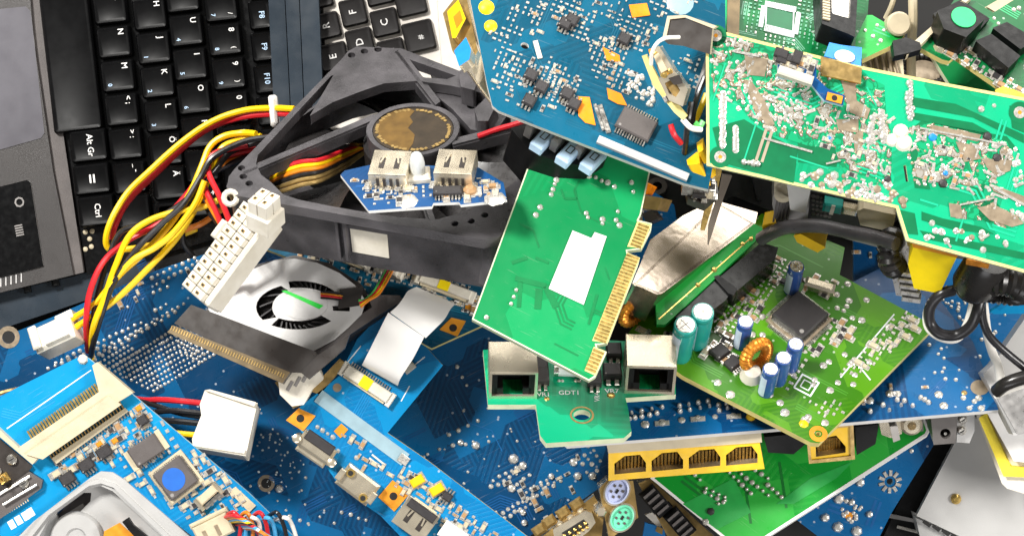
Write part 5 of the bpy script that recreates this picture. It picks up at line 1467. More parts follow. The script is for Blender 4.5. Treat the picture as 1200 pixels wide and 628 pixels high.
# coloured video jacks at its left edge
RC = Fr((530, 20, 2.9), (552, 4, 2.9), (518, 4, 2.6))
jk = Thing('jack_block', 'metal framed block with a yellow square jack above a blue square jack', 'jack', RC)
jk.plate('frame', [[(519, 16), (534, -3), (546, -6), (560, 60), (552, 74), (546, 80), (530, 60), (528, 52)]], -.6, -.0, 'golddull', 'tin', bev=.02)
jk.plate('yellow_jack', [[(524, 14), (537, 0), (546, 22), (534, 45), (530, 45)]], -.0, .1, 'yellowplastic', 'golddull', bev=.03)
jk.plate('yellow_jack_bore', [[(531, 20), (539, 12), (542, 24), (535, 34)]], .1, .104, 'orange')
jk.plate('blue_jack', [[(532, 60), (546, 44), (552, 58), (550, 70), (538, 78)]], -.0, .1, 'bluejack', 'tin', bev=.03)
jk.plate('top_bracket', [[(544, -10), (552, -10), (562, 50), (556, 54)]], -.2, -.05, 'tin', bev=.01)

# ================================================================ three pale blue tabs of a black plug, under the board edge
pj = Thing('slot_plug', 'black plug with pale blue numbered tabs sticking out below the petrol blue board', 'plug', Fr((640, 165, 3.1), (700, 190, 3.15), (650, 140, 2.9)))
pj.plate('body', [(598, 150), (640, 140), (700, 170), (712, 185), (690, 195), (655, 190), (622, 178)], -.5, .02, 'black', bev=.03)
for px, py in ((636, 168), (666, 184), (694, 192)):
    tbb = pj.put('tab', G().box(0, 0, 0, .34, .15, .12, 'palejack', ch=.02), px, py, .02, (12, -13), bev=.01)
    link('mark', G().ribbon([(-.05, -.03), (.05, -.03), (.05, .03), (-.05, .03), (-.05, -.03)], .012, 0, 'chip').mesh('mark'), tbb, (0, 0, .122))
    tb2 = pj.put('divider', G().box(0, 0, 0, .3, .08, .3, 'grey', ch=.02), px - 13, py - 8, -.1, (12, -13))

# ================================================================ small upright metal bits between the blue and green boards
iv = Thing('transformer_board', 'narrow ivory edged strip with a metal framed coil and an arching white wire', 'circuit board', Fr((765, 75, 4.15), (800, 138, 4.15), (795, 70, 4.2)))
iv.plate('board', [(752, 66), (757, 64), (776, 100), (805, 136), (800, 141), (790, 132), (765, 100)], -.1, .0, 'fr4y', bev=.01)
iv.plate('metal_block', [(764, 60), (772, 54), (792, 86), (776, 96)], -.2, .1, 'tin', bev=.02)
iv.plate('ivory_seat', [(766, 66), (771, 62), (782, 82), (775, 86)], .1, .14, 'ivory', bev=.01)
iv.dots([(768, 64), (785, 84), (779, 88)], .04, 'gold', z=.1, name='solder_joint')
iv.plate('metal_frame', [[(771, 92), (792, 85), (806, 105), (800, 125), (784, 118)], [(779, 98), (789, 92), (797, 106), (792, 114), (784, 110)]], -.2, .12, 'tin', bev=.01)
iv.plate('coil_block', [(778, 97), (790, 91), (798, 107), (792, 116)], -.2, .06, 'golddull', bev=.02)
iv.plate('dark_core', [(783, 92), (795, 88), (800, 98), (790, 100)], .06, .16, 'film', bev=.02)
wire(iv, [(763, 76, 4.3), (764, 62, 4.4), (770, 51, 4.45), (780, 45, 4.4), (796, 44, 4.3)], .02, 'whitewire', 'white_wire')
iv.smds([(770, 60), (790, 85), (800, 115), (785, 120)], 8, .05)
# black and ivory rimmed dark board behind
dk = Thing('dark_panel', 'dark brown glossy panel with a thin ivory rim beside the big green board', 'panel', Fr((783, 20, 4.0), (826, 38, 4.1), (780, 0, 4.0)))
dk.plate('panel', [(783, 20), (803, 22), (835, 32), (832, 64), (800, 54), (783, 52), (776, 46)], -.08, 0, 'film', 'ivory')
dk.plate('rim', [(776, 46), (782, 19), (803, 18), (840, 31), (836, 34), (803, 21), (785, 23), (780, 47)], -.08, .02, 'ivory')
# bundle of thin coloured leads and bits beneath the gap
gp = Thing('wire_bundle', 'small tangle of red, black, yellow and grey leads left of the big green board', 'wire', None)
for c, pts in (('grey', [(833, 60, 3.6), (820, 100, 3.6), (808, 140, 3.5), (800, 170, 3.2)]), ('yellow', [(828, 110, 3.7), (818, 135, 3.7), (808, 158, 3.6), (803, 190, 3.3)]), ('red', [(786, 146, 4.0), (790, 158, 4.0), (798, 168, 3.9)]),
               ('whitewire', [(800, 140, 4.1), (810, 150, 4.15), (822, 152, 4.1)]), ('blackwire', [(810, 120, 4.0), (806, 145, 4.0), (802, 180, 3.8)]),
               ('greenwire', [(814, 144, 4.1), (820, 148, 4.1), (824, 142, 4.1)]), ('blackwire', [(826, 90, 3.9), (815, 120, 3.9), (810, 150, 3.8)])):
    wire(gp, pts, .03, c, 'lead')
yc = Thing('film_capacitor', 'two small yellow blocks standing in the gap beside the corner of the big green board', 'capacitor', Fr((812, 190, 3.9), (826, 182, 3.9), (806, 176, 3.7)))
yc.plate('body', [(803, 181), (819, 178), (820, 192), (806, 194)], -.3, 0, 'yellowplastic', bev=.02); yc.plate('body', [(816, 166), (824, 158), (824, 176), (818, 180)], -.3, .05, 'yellowplastic', bev=.02)
cb = Thing('component_strip', 'crowded strip of tiny parts and metal cans below the two yellow blocks', 'circuit board', Fr((802, 225, 3.4), (836, 228, 3.4), (804, 200, 3.2)))
cb.plate('board', [(800, 196), (838, 196), (842, 226), (826, 240), (806, 232)], -.1, 0, 'film')
cb.put('metal_can', G().box(0, 0, 0, .28, .12, .14, 'silver', ch=.03), 814, 225, 0); cb.put('blue_block', G().box(0, 0, 0, .08, .1, .1, 'bluejack', ch=.02), 829, 211, 0); cb.put('blue_block', G().box(0, 0, 0, .1, .08, .1, 'tealsleeve', ch=.02), 817, 154, .3)
cb.put('ivory_can', G().box(0, 0, 0, .1, .2, .12, 'ivory', ch=.02), 823, 210, 0)
cb.smds([(800, 196), (838, 196), (838, 232), (810, 235)], 22, .065, ('cap', 'res', 'cap', 'tr'), 4); cb.pads([(800, 196), (838, 196), (838, 232), (810, 235)], 60, .06)
sl = Thing('metal_bracket', 'two thin pointed metal strips hanging over the tin shield box', 'bracket', Fr((826, 240, 3.2), (846, 240, 3.2), (836, 200, 3.3)))
sl.plate('brass_strip', [(837, 198), (846, 199), (841, 222), (826, 270), (821, 270), (822, 262)], -.04, 0, 'gold', 'golddull', bev=.005)
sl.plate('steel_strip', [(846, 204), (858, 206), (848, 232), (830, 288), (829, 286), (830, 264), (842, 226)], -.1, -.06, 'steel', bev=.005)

# ================================================================ big green power board, top right
PS = Fr((829, 192, 4.1), (1205, 312, 4.4), (827, 32, 4.0))
ps = Thing('power_board', 'very large mint green power board at the right, solder side up, crusted with silvery solder', 'circuit board', PS)
psout = [(827, 32), (1000, 76), (1110, 98), (1240, 122), (1240, 330), (1062, 282), (1050, 244), (828, 194)]
ps.plate('board', [psout, strut((1060, 194), (1063, 213), 3)], -.09, 0, 'p_psu', 'fr4')
ps.rim(psout, .03, 'fr4y')
dg_ = tr_mat('psu_dark', '#046a40')
ps.traces([(1062, 115), (1200, 145), (1200, 300), (1070, 275)], 22, tr_mat('psu_light', '#1cb487'), .02, .045, .0045, (1, 3), (.15, .5), (2, 4))
ps.traces([(832, 45), (1040, 105), (1045, 235), (835, 190)], 30, TRC['psu_light'], .016, .04, .0065, (1, 3), (.15, .5), (2, 4))
ps.traces([(832, 45), (1040, 105), (1045, 235), (835, 190)], 16, tr_mat('tinned_track', '#a89a86'), .03, .06, .0075, (1, 2), (.15, .4), (2, 4))
for pg in ([(835, 150), (872, 140), (905, 160), (935, 175), (930, 215), (845, 190)], [(935, 165), (985, 172), (980, 196), (935, 190)], [(1062, 113), (1120, 122), (1200, 158), (1200, 168), (1140, 138), (1064, 124)],
           [(1070, 132), (1140, 144), (1160, 155), (1150, 158), (1070, 140)], [(1062, 155), (1080, 142), (1180, 160), (1195, 178), (1150, 168), (1085, 150)],
           [(1183, 124), (1210, 128), (1210, 160), (1186, 150)], [(1080, 248), (1105, 256), (1150, 266), (1165, 274), (1120, 270), (1080, 258)], [(1078, 270), (1150, 285), (1200, 296), (1200, 304), (1085, 280)],
           [(1066, 170), (1072, 220), (1090, 222), (1080, 175)], [(1135, 212), (1155, 216), (1150, 232), (1136, 226)], [(868, 55), (900, 60), (906, 90), (880, 100), (868, 90)], [(906, 60), (920, 64), (912, 110), (902, 84)],
           [(1055, 246), (1072, 250), (1076, 275), (1064, 274)], [(835, 52), (842, 56), (842, 88), (834, 88)]):
    ps.plate('dark_pour', [pg], .001, .004, dg_)
tans = [[(834, 40), (868, 50), (866, 90), (846, 88), (850, 112), (836, 112)], [(1006, 100), (1038, 108), (1036, 140), (1028, 160), (1002, 150)], [(872, 62), (900, 70), (896, 90), (876, 88)],
        [(845, 95), (882, 92), (905, 112), (920, 140), (898, 150), (872, 130), (866, 108), (850, 118)], [(960, 85), (1002, 92), (1000, 112), (965, 104)], [(1152, 186), (1186, 188), (1184, 200), (1168, 206), (1156, 196)],
        [(1090, 146), (1150, 158), (1146, 166), (1094, 156)], [(1160, 215), (1200, 230), (1200, 240), (1164, 224)], [(980, 140), (1006, 140), (1006, 156), (982, 152)], [(1112, 238), (1126, 240), (1128, 256), (1114, 254)],
        [(1145, 243), (1165, 240), (1190, 252), (1200, 262), (1186, 266), (1160, 258)], [(1120, 166), (1140, 170), (1150, 186), (1130, 190)], [(1000, 160), (1012, 150), (1010, 175), (1002, 178)]]
tans = [t_ for i_, t_ in enumerate(tans) if i_ not in (0, 1, 3, 4)] + [[(872, 96), (880, 94), (896, 118), (908, 146), (900, 148), (884, 128)], [(986, 96), (1002, 98), (1004, 118), (1020, 128), (1016, 140), (996, 132)]]
for pg in tans: ps.plate('tinned_pour', [pg], .006, .012, 'tan')
R = random.Random(5)
for pg in ([(834, 40), (862, 46), (905, 56), (962, 72), (1000, 82), (1036, 100), (1038, 130), (1045, 160), (1044, 206), (1034, 216), (1000, 214), (985, 196), (978, 172), (950, 172), (905, 158), (880, 140), (862, 118), (850, 120), (836, 112)],
           [(1064, 150), (1090, 144), (1150, 158), (1180, 166), (1188, 186), (1172, 196), (1166, 214), (1140, 218), (1100, 216), (1070, 206), (1076, 180)], [(1112, 236), (1150, 236), (1190, 250), (1200, 262), (1180, 268), (1150, 258), (1120, 256)]):
    ps.plate('tinned_area', [pg], .0005, .005, 'tinned')
def crust(t, poly, n, rmin, rmax, m='solder', name='solder_crust'):
    g = G(); used = t.__dict__.setdefault('crusted', [])
    for p in t.rnd(poly, n * 3):
        if len(used) > 900 or n <= 0: break
        if any(abs(p[0] - u[0]) < 4.2 and abs(p[1] - u[1]) < 3.8 for u in used): continue
        used.append(p); n -= 1
        q = t.L(*p)
        for k in range(R.choice((1, 1, 2))):
            rr = R.uniform(rmin, rmax); g.dome(q.x + R.uniform(-1, 1) * rr, q.y + R.uniform(-1, 1) * rr, 0, rr, rr * R.uniform(.25, .6), R.choice((m, m, 'tan')), 7)
        if R.random() < .45:
            a = R.choice((0, 1.57, .78, -.78)) + R.uniform(-.2, .2); L_ = R.uniform(.04, .12)
            g.box(q.x + math.cos(a) * L_ / 2, q.y + math.sin(a) * L_ / 2, 0, L_, R.uniform(.02, .035), .014, m, rot=a, ch=.005)
    return link(name, g.mesh(name), t.o)
crust(ps, [(832, 42), (870, 48), (905, 75), (960, 95), (925, 150), (895, 150), (850, 120), (836, 110)], 120, .014, .03)
crust(ps, [(862, 100), (888, 96), (930, 150), (905, 158), (880, 140)], 50, .02, .034)
crust(ps, [(925, 110), (1040, 130), (1045, 215), (1030, 222), (985, 218), (985, 165), (930, 158)], 130, .012, .026)
crust(ps, [(1062, 150), (1150, 165), (1180, 190), (1170, 222), (1130, 222), (1066, 214)], 115, .012, .026)
crust(ps, [(935, 200), (1060, 225), (1058, 240), (935, 212)], 22, .025, .05)
crust(ps, [(1068, 250), (1200, 285), (1200, 300), (1075, 276)], 14, .02, .04)
crust(ps, [(1150, 165), (1200, 175), (1200, 260), (1160, 250)], 20, .02, .04)
ps.dots(line((847, 110), (846, 172), 30) + line((848, 110), (847, 172), 24), .034, h=.014, jit=.6, name='solder_row')
ps.dots(line((862, 150), (862, 176), 24), .034, h=.014, name='solder_row'); ps.dots(line((872, 190), (888, 192), 4), .035, h=.05)
ps.dots(line((1066, 98), (1068, 116), 5) + line((1069, 126), (1068, 138), 4) + line((1064, 110), (1066, 138), 6), .035, h=.03, jit=1)
ps.dots(line((1033, 130), (1036, 165), 8) + line((1022, 140), (1020, 165), 6), .045, jit=1.5)
for a, b, w in (((895, 162), (952, 178), 2.5), ((1078, 150), (1180, 170), 2), ((1125, 240), (1165, 232), 2), ((968, 192), (985, 188), 2), ((860, 60), (890, 66), 3), ((1165, 220), (1200, 240), 3)):
    ps.plate('tinned_track', [strut(a, b, w)], .003, .025, 'solder', bev=.005)
for px, py in ((839, 42), (844, 184), (1195, 132), (1160, 248)):
    o = ps.put('mounting_ring', G().disc(0, 0, 0, .11, dg_, 24, .06).disc(0, 0, .002, .06, 'solder', 24, .02).disc(0, 0, .003, .02, 'copper', 14), px, py, .005, rot=.2)
g = G().dome(-.02, .08, 0, .08, .05, 'white', 14).dome(.04, -.02, 0, .09, .05, 'white', 14).dome(-.08, -.03, 0, .07, .04, 'white', 14)
ps.put('white_glue', g, 1055, 164)
ps.smds([(1075, 155), (1160, 175), (1150, 215), (1080, 210)], 16, .04, ('res', 'cap', 'cap2')); ps.smds([(940, 130), (1040, 145), (1040, 210), (990, 210)], 14, .04, ('cap', 'res', 'cap'))
ps.dots([(1093, 161), (1108, 203), (972, 163)], .04, 'bluejack', h=.03, name='blue_component')
ps.dots([(1157, 160), (1168, 100 + 85), (1105, 215), (1040, 210)], .05, 'chip', h=.04, name='dark_component')
ps.dots([(1150, 100 + 28), (1165, 124)], .03)
# brown connector and small blue board standing on the power board
ps.plate('brown_connector', [(962, 66), (1010, 80), (1009, 98), (963, 88)], .02, .1, 'golddull', 'copper', bev=.01)
sbd = Thing('circuit_board', 'tiny blue circuit board with an orange pad lying on the big green power board', 'circuit board', Fr((912, 90, 4.45), (990, 118, 4.45), (914, 66, 4.4)))
sbd.plate('board', [(911, 62), (956, 70), (957, 92), (970, 104), (990, 112), (988, 124), (966, 118), (950, 98), (912, 90)], -.05, 0, 'p_usb', 'fr4b')
sbd.put('flex_connector', G().box(0, 0, 0, .36, .09, .1, 'white', ch=.02), 931, 91, 0, (36, 12))
sbd.plate('orange_pad', [(970, 108), (988, 113), (986, 122), (968, 117)], .002, .014, 'copper'); sbd.put('screw_hole', G().disc(0, 0, 0, .03, 'dark', 12), 978, 115, .016)
sbd.smds([(914, 64), (954, 72), (955, 84), (916, 82)], 20, .07, ('cap', 'cap2', 'res', 'tr'), 4); sbd.pads([(914, 64), (954, 72), (955, 84), (916, 82)], 30, .06)

# ================================================================ boards at the top, behind the power board
tg = Thing('circuit_board', 'densely etched green circuit board at the top edge with an empty square chip outline', 'circuit board', Fr((850, 60, 2.6), (950, 80, 2.6), (852, 0, 2.3)))
tg.plate('board', [(828, -30), (1020, -30), (1012, 90), (830, 50)], -.07, 0, 'p_greend', 'fr4y')
tg.traces([(868, -5), (1000, -5), (990, 80), (865, 40)], 70, tr_mat('pale_green_track', '#6fb090'), .01, .022, .002, (2, 8), (.08, .3), (1, 4))
tg.plate('green_tape', [(829, -30), (852, -30), (852, 36), (830, 34)], .0, .03, 'greendot')
tg.plate('brown_strip', [(853, -30), (868, -30), (866, 42), (852, 38)], .0, .08, 'barbrown', 'film', bev=.01)
q = [tg.L(*p) for p in ((898, 8), (930, 15), (929, 38), (897, 30))]
tg.geo('chip_outline', G().ribbon(q + [q[0]], .014, .012, 'silk'))
tg.plate('chip_pad', [(899, 9), (929, 16), (928, 37), (898, 30)], .002, .01, dg_)
for pg_ in ([(872, 0), (895, 0), (895, 40), (870, 38)], [(895, 40), (935, 45), (930, 60), (895, 50)], [(935, 0), (960, 0), (960, 60), (935, 45)]): tg.pads(pg_, 70, .035, TRC['pale_green_track']); tg.pads(pg_, 16, .035)
for pts in (line((897, 5), (932, 12), 20), line((896, 34), (930, 42), 20)):
    g = G()
    for p in pts: q = tg.L(*p); g.box(q.x, q.y, 0, .012, .07, .012, 'silk')
    tg.geo('pad_row', g)
for x in (893, 934): tg.put('white_pad', G().box(0, 0, 0, .05, .28, .012, 'silk'), x, 20 + (x - 893) * .2, 0)
sk = Thing('chip_socket', 'black framed chip socket holding a crinkled silver square, standing on the pale green board', 'socket', Fr((968, 30, 3.1), (1000, 38, 3.1), (970, 0, 2.9)))
sk.plate('frame', [[(960, -20), (1006, -20), (1002, 44), (994, 40), (963, 28)], [(974, -18), (998, -18), (996, 22), (975, 16)]], -.3, 0, 'black', bev=.02)
sk.plate('silver_face', [(974, -18), (998, -18), (996, 22), (975, 16)], -.3, -.06, 'solder')
g = G()
for k in range(12): q = sk.L(968, -12 + k * 3.2); g.box(q.x, q.y, 0, .08, .02, .02, 'ivory')
sk.geo('contacts', g)
bc_ = Thing('button_cell_holder', 'blue plastic square with a white oval behind the top edge of the green power board', 'cap', Fr((975, 70, 3.2), (1000, 76, 3.2), (976, 50, 3.1)))
bc_.plate('body', [(972, 50), (986, 53), (1010, 56), (1009, 78), (966, 66)], -.2, 0, 'bluejack', bev=.02); bc_.plate('oval', [ell(990, 66, 12, 7, 20, .2)], .0, .02, 'white2')
bg = Thing('circuit_board', 'small bright green board between the black chip socket and the black cube relay', 'circuit board', Fr((1010, 50, 2.9), (1055, 40, 2.9), (1015, 20, 2.7)))
bg.plate('board', [(1003, 46), (1016, 18), (1022, 18), (1060, 40), (1056, 48), (1010, 70), (1002, 60)], -.07, 0, 'p_bright', 'fr4y'); bg.dots([(1014, 36), (1023, 43), (1032, 48), (1036, 36), (1028, 30)], .03)
bg.traces([(1006, 45), (1018, 20), (1056, 42), (1012, 65)], 8, TRC['green_track_light'], .02, .04)
pn = Thing('pin_connector', 'grubby white pin connector under the small bright green board', 'connector', Fr((1025, 75, 2.7), (1060, 70, 2.7), (1026, 55, 2.6)))
pn.plate('body', [(1010, 70), (1022, 54), (1028, 52), (1030, 60), (1052, 50), (1058, 70), (1060, 96), (1012, 84)], -.5, 0, 'ivory', bev=.02)
for k in range(5): pn.put('rib', G().box(0, 0, 0, .03, .26, .06, 'tan', ch=.01), 1018 + k * 8, 72 + k * 1.5, .0)
wd = Thing('screw_cap', 'round off white cap beside the small bright green board at the top', 'cap', flat(1054, 28, 3.0))
wd.put('cap_body', G().lathe([(.13, -.3), (.13, -.02), (.11, 0)], 'ivory', 20), 1054, 28)
pw = Thing('metal_post', 'tall thin ivory metal post rising past the round white cap at the top', 'post', None)
wire(pw, [(1069, -20, 2.8), (1070, 20, 2.75), (1068, 60, 2.6), (1068, 92, 2.4)], .05, 'ivory', 'rod')
wire(pw, [(1052, -20, 2.6), (1046, 4, 2.6), (1038, 22, 2.5)], .03, 'ivory', 'lead')
# coil behind
tc_ = Thing('coil', 'dark wire wound ring coil lying behind the top edge of the big green board', 'coil', Fr((1080, 90, 2.2), (1110, 96, 2.2), (1082, 70, 2.0)))
tc_.put('winding', torus(.26, .1, 'toroid', 48, 10, None, .08), 1082, 86); tc_.put('core', G().lathe([(.17, -.1), (.17, .06), (.1, .08)], 'tan', 20), 1084, 88)
# relay board, top right
rl = Thing('relay_board', 'green board with a black cube relay marked by a green disc and two flat relays', 'circuit board', Fr((1090, 60, 3.3), (1190, 118, 3.5), (1120, 0, 2.9)))
rl.plate('board', [(1078, 56), (1140, -30), (1260, -30), (1260, 150), (1195, 118), (1120, 66), (1112, 72), (1104, 70)], -.07, 0, 'p_greend', 'fr4y')
rl.traces([(1150, 0), (1200, 0), (1200, 60), (1160, 40)], 16, TRC['green_track_light'], .014, .03)
def upbox(t, name, top, dep, m, lab=None):
    return t.plate(name, [top], .02, dep, m, bev=.02, label=lab)
u1 = upbox(rl, 'cube_relay', [(1098, 13), (1126, 2), (1155, 22), (1132, 44), (1106, 34)], .34, 'black')
rl.plate('relay_skirt', [(1094, 16), (1126, 0), (1160, 22), (1134, 50), (1102, 38)], .02, .08, 'black', bev=.01)
rl.put('green_disc', G().lathe([(.13, 0), (.13, .012)], 'greendot', 26), 1129, 21, .342)
upbox(rl, 'relay', [(1143, 48), (1162, 40), (1196, 66), (1182, 80)], .2, 'black'); upbox(rl, 'relay', [(1163, 33), (1180, 26), (1214, 46), (1196, 58)], .2, 'black')
rl.pads([(1110, 62), (1130, 56), (1200, 108), (1190, 112)], 70, .05); rl.smds([(1110, 64), (1135, 58), (1200, 108), (1190, 112)], 12, .06); rl.dots([(1102, 56)], .08, 'tin', h=.06)
rl.dots([(1188, 12), (1194, 10), (1165, 22), (1170, 28), (1200, 60)], .03)
rl.plate('metal_edge', [(1070, 50), (1132, -4), (1140, -4), (1100, 32), (1080, 52), (1062, 66)], .0, .08, 'ivory', bev=.01)
rl.plate('black_bracket', [(1046, 48), (1062, 44), (1078, 50), (1080, 58), (1066, 62), (1048, 66)], .0, .1, 'black', bev=.01)
ug = Thing('circuit_board', 'dark green board edge running under the relay board towards the right edge', 'circuit board', Fr((1110, 100, 2.6), (1200, 112, 2.6), (1120, 60, 2.4)))
ug.plate('board', [(1090, 62), (1150, 70), (1230, 120), (1230, 150), (1120, 110)], -.07, 0, 'p_greend', 'fr4'); ug.dots([(1154, 109)], .04)
yb = Thing('yellow_terminal', 'rounded yellow plastic piece at the right edge between the relay board and the power board', 'plastic piece', Fr((1180, 110, 3.9), (1210, 114, 3.9), (1182, 98, 3.8)))
yb.plate('body', [(1166, 106), (1176, 101), (1190, 106), (1230, 122), (1230, 130), (1190, 122), (1170, 114)], -.3, .0, 'yellowplastic', bev=.04)
ws = Thing('metal_strip', 'pale metal strip crossing the very top right corner', 'metal strip', Fr((1160, 8, 3.8), (1190, -4, 3.8), (1158, 0, 3.8)))
ws.plate('strip', [(1156, 8), (1180, -6), (1198, -6), (1166, 14)], -.1, 0, 'ivory', bev=.02)

# ================================================================ things below the power board, right
gw = Thing('cable', 'thick dark grey cable curving out from under the tin shield to the power board', 'cable', None)
wire(gw, [(892, 280, 2.1), (905, 272, 2.3), (925, 266, 2.6), (960, 265, 2.8), (995, 272, 3.0), (1025, 278, 3.2), (1050, 286, 3.4)], .075, 'fan', 'sheath', 12)
wire(gw, [(900, 278, 2.0), (925, 268, 2.3), (965, 268, 2.6), (1005, 278, 2.9), (1050, 290, 3.1)], .05, 'grey', 'sheath', 10)
gc = Thing('toroid', 'ribbed black ring coil half hidden at the left corner of the power board', 'coil', Fr((1045, 295, 3.0), (1060, 300, 3.0), (1040, 280, 2.9)))
gc.put('winding', torus(.15, .12, 'toroid', 36, 10, Matrix.Rotation(1.0, 4, 'Y'), .1), 1046, 296)
hs = Thing('heatsink', 'finned grey metal heatsink poking out left of the yellow taped block', 'heatsink', Fr((1048, 345, 2.7), (1078, 352, 2.7), (1060, 290, 3.1)))
hs.plate('plate', [(1042, 308), (1062, 286), (1074, 300), (1080, 348), (1078, 351), (1050, 346)], -.3, 0, 'heat', bev=.015)
for k in range(5): hs.put('fin', G().box(0, 0, 0, .2, .05, .1, 'heat', ch=.01), 1062 + k * 1.5, 316 + k * 7.5, 0, (10, 1.5))
yt = Thing('transformer', 'block wrapped in bright yellow tape hanging below the edge of the power board', 'transformer', Fr((1070, 338, 3.1), (1100, 344, 3.1), (1070, 300, 3.5)))
yt.plate('tape', [(1071, 288), (1122, 300), (1120, 304), (1101, 344), (1071, 338), (1064, 310)], -.6, .0, 'yellowtape', bev=.03)
yt.plate('core', [(1068, 284), (1124, 298), (1121, 302), (1070, 290)], -.5, .06, 'copper', bev=.02)
f1 = Thing('ferrite_core', 'shiny black cylinder choke with two leads just right of the yellow taped block', 'choke', Fr((1118, 340, 3.2), (1150, 346, 3.2), (1125, 305, 3.6)))
g = G().lathe([(.05, 0), (.2, .04), (.235, .12), (.235, .52), (.2, .6)], 'toroid', 28)
T = Matrix.Rotation(math.radians(-90), 4, 'X'); g2 = G(); g2.add(g.v, g.f, 'toroid', T)
c = f1.L(1136, 345); o = link('body', g2.mesh('body'), f1.o, (c.x, c.y, -.05)); o.rotation_euler = (0, 0, -.12)
f1.plate('copper_cap', [(1132, 304), (1160, 309), (1158, 315), (1132, 310)], -.1, .2, 'copperwire', bev=.02)
f2 = Thing('toroid', 'large ribbed black ring choke with a white spot at the right edge', 'choke', Fr((1160, 340, 3.2), (1190, 345, 3.2), (1165, 310, 3.5)))
f2.put('winding', torus(.2, .16, 'toroid', 46, 12, Matrix.Rotation(.5, 4, 'X'), .07), 1176, 334); f2.dots([(1163, 336)], .04, 'white2', h=.03, name='white_spot', z=.17)
f2.plate('collar', [(1184, 318), (1220, 312), (1225, 345), (1190, 352)], -.3, .0, 'toroid', bev=.05)
lp = Thing('cable', 'black cable with a white one behind it looping down below the black chokes', 'cable', None)
wire(lp, [(1118, 340, 3.1), (1102, 345, 3.1), (1090, 360, 3.0), (1090, 378, 2.9), (1102, 391, 2.9), (1122, 392, 2.9), (1138, 381, 3.0), (1146, 362, 3.1), (1150, 342, 3.1)], .06, 'blackwire', 'black_cable', 12)
wire(lp, [(1112, 338, 2.9), (1098, 348, 2.9), (1087, 364, 2.8), (1088, 384, 2.75), (1104, 396, 2.75), (1122, 396, 2.8), (1134, 378, 2.85), (1142, 348, 2.9)], .045, 'whitewire', 'white_cable', 12)
rc_ = Thing('cable', 'black cable running from the chokes down to the right edge over a dirty white lead', 'cable', None)
wire(rc_, [(1150, 348, 3.1), (1152, 375, 3.0), (1160, 394, 2.9), (1178, 412, 2.8), (1210, 438, 2.7)], .045, 'blackwire', 'black_cable', 10)
wire(rc_, [(1152, 350, 3.0), (1156, 385, 2.7), (1162, 410, 2.5), (1170, 430, 2.4), (1174, 452, 2.3)], .05, 'whitewire', 'white_lead', 10)
lb = Thing('cable', 'frayed black and white cable end lying over the grey steel corner at the right edge', 'cable', None)
wire(lb, [(1168, 458, 2.6), (1180, 448, 2.75), (1204, 440, 2.8), (1230, 436, 2.8)], [.05] * 8 + [.085] * 20, 'toroid', 'black_sheath', 12) if False else wire(lb, [(1168, 458, 2.6), (1180, 449, 2.75), (1204, 441, 2.8), (1230, 436, 2.8)], .075, 'toroid', 'black_sheath', 12)
wire(lb, [(1166, 464, 2.55), (1185, 456, 2.65), (1206, 450, 2.7), (1230, 446, 2.7)], .035, 'whitewire', 'white_cord', 10)
cy = Thing('plastic_sheet', 'bright cyan blue sheet at the right edge under the ribbed black choke', 'sheet', Fr((1170, 368, 2.6), (1210, 368, 2.6), (1180, 340, 2.8)))
cy.plate('sheet', [(1160, 366), (1180, 352), (1230, 340), (1230, 367), (1165, 368)], -.04, 0, 'p_azure')
nb = Thing('circuit_board', 'dark blue board deep behind the white cable loop on the right', 'circuit board', Fr((1080, 400, 1.2), (1180, 400, 1.2), (1100, 330, .9)))
nb.plate('board', [(1040, 290), (1230, 320), (1230, 366), (1205, 370), (1150, 450), (1000, 360), (1000, 280)], -.07, 0, 'p_navy2', 'fr4b')
nb.dots(nb.rnd([(1090, 350), (1140, 350), (1180, 370), (1150, 420), (1110, 385)], 40), .022); nb.smds([(1000, 290), (1040, 300), (1040, 330), (1010, 330)], 5, .05)
# metal and plastic bits seen under the power board's lower edge
db2 = Thing('connector_cluster', 'grey and white plastic connector housings in the dark under the mint green board', 'connector', Fr((905, 250, 2.4), (940, 255, 2.4), (910, 215, 2.6)))
db2.plate('grey_housing', [(908, 214), (950, 222), (946, 262), (910, 262), (905, 240)], -.4, 0, 'grey', bev=.03); db2.plate('white_housing', [(922, 215), (950, 222), (944, 250), (926, 246)], .0, .12, 'lightgrey', bev=.02)
for k in range(3): db2.put('ring', G().lathe([(.1, 0), (.1, .04)], 'ivory', 16), 918, 216 + k * 5, .02)
for k in range(5): db2.put('wire_slot', G().box(0, 0, 0, .02, .3, .03, 'chipgrey'), 909 + k * 4, 245, 0)
pd = Thing('pin_header', 'black pin header with a pale yellow block beside it under the power board edge', 'connector', Fr((960, 250, 2.4), (1000, 258, 2.4), (962, 225, 2.6)))
pd.plate('body', [(950, 224), (1010, 238), (1008, 268), (950, 258)], -.3, 0, 'black', bev=.01)
pd.dots(grid((953, 230), (972, 234), (953, 250), 5, 5), .022, 'chipgrey', h=.01, name='pins'); pd.plate('pale_block', [(1004, 248), (1012, 244), (1050, 252), (1045, 272), (1008, 264)], .0, .3, 'ivory', bev=.03)
pd.put('blue_can', G().box(0, 0, 0, .2, .12, .14, 'tealsleeve', ch=.02).box(0, 0, .14, .04, .13, .01, 'white'), 976, 236, 0, (10, 2)); pd.put('tin_can', G().box(0, 0, 0, .16, .1, .12, 'tin', ch=.02), 996, 241, 0, (10, 2))
yk = Thing('yellow_clip', 'yellow plastic clip on the dark board just below the thick grey cable', 'clip', Fr((940, 285, 2.0), (965, 292, 2.0), (942, 275, 2.1)))
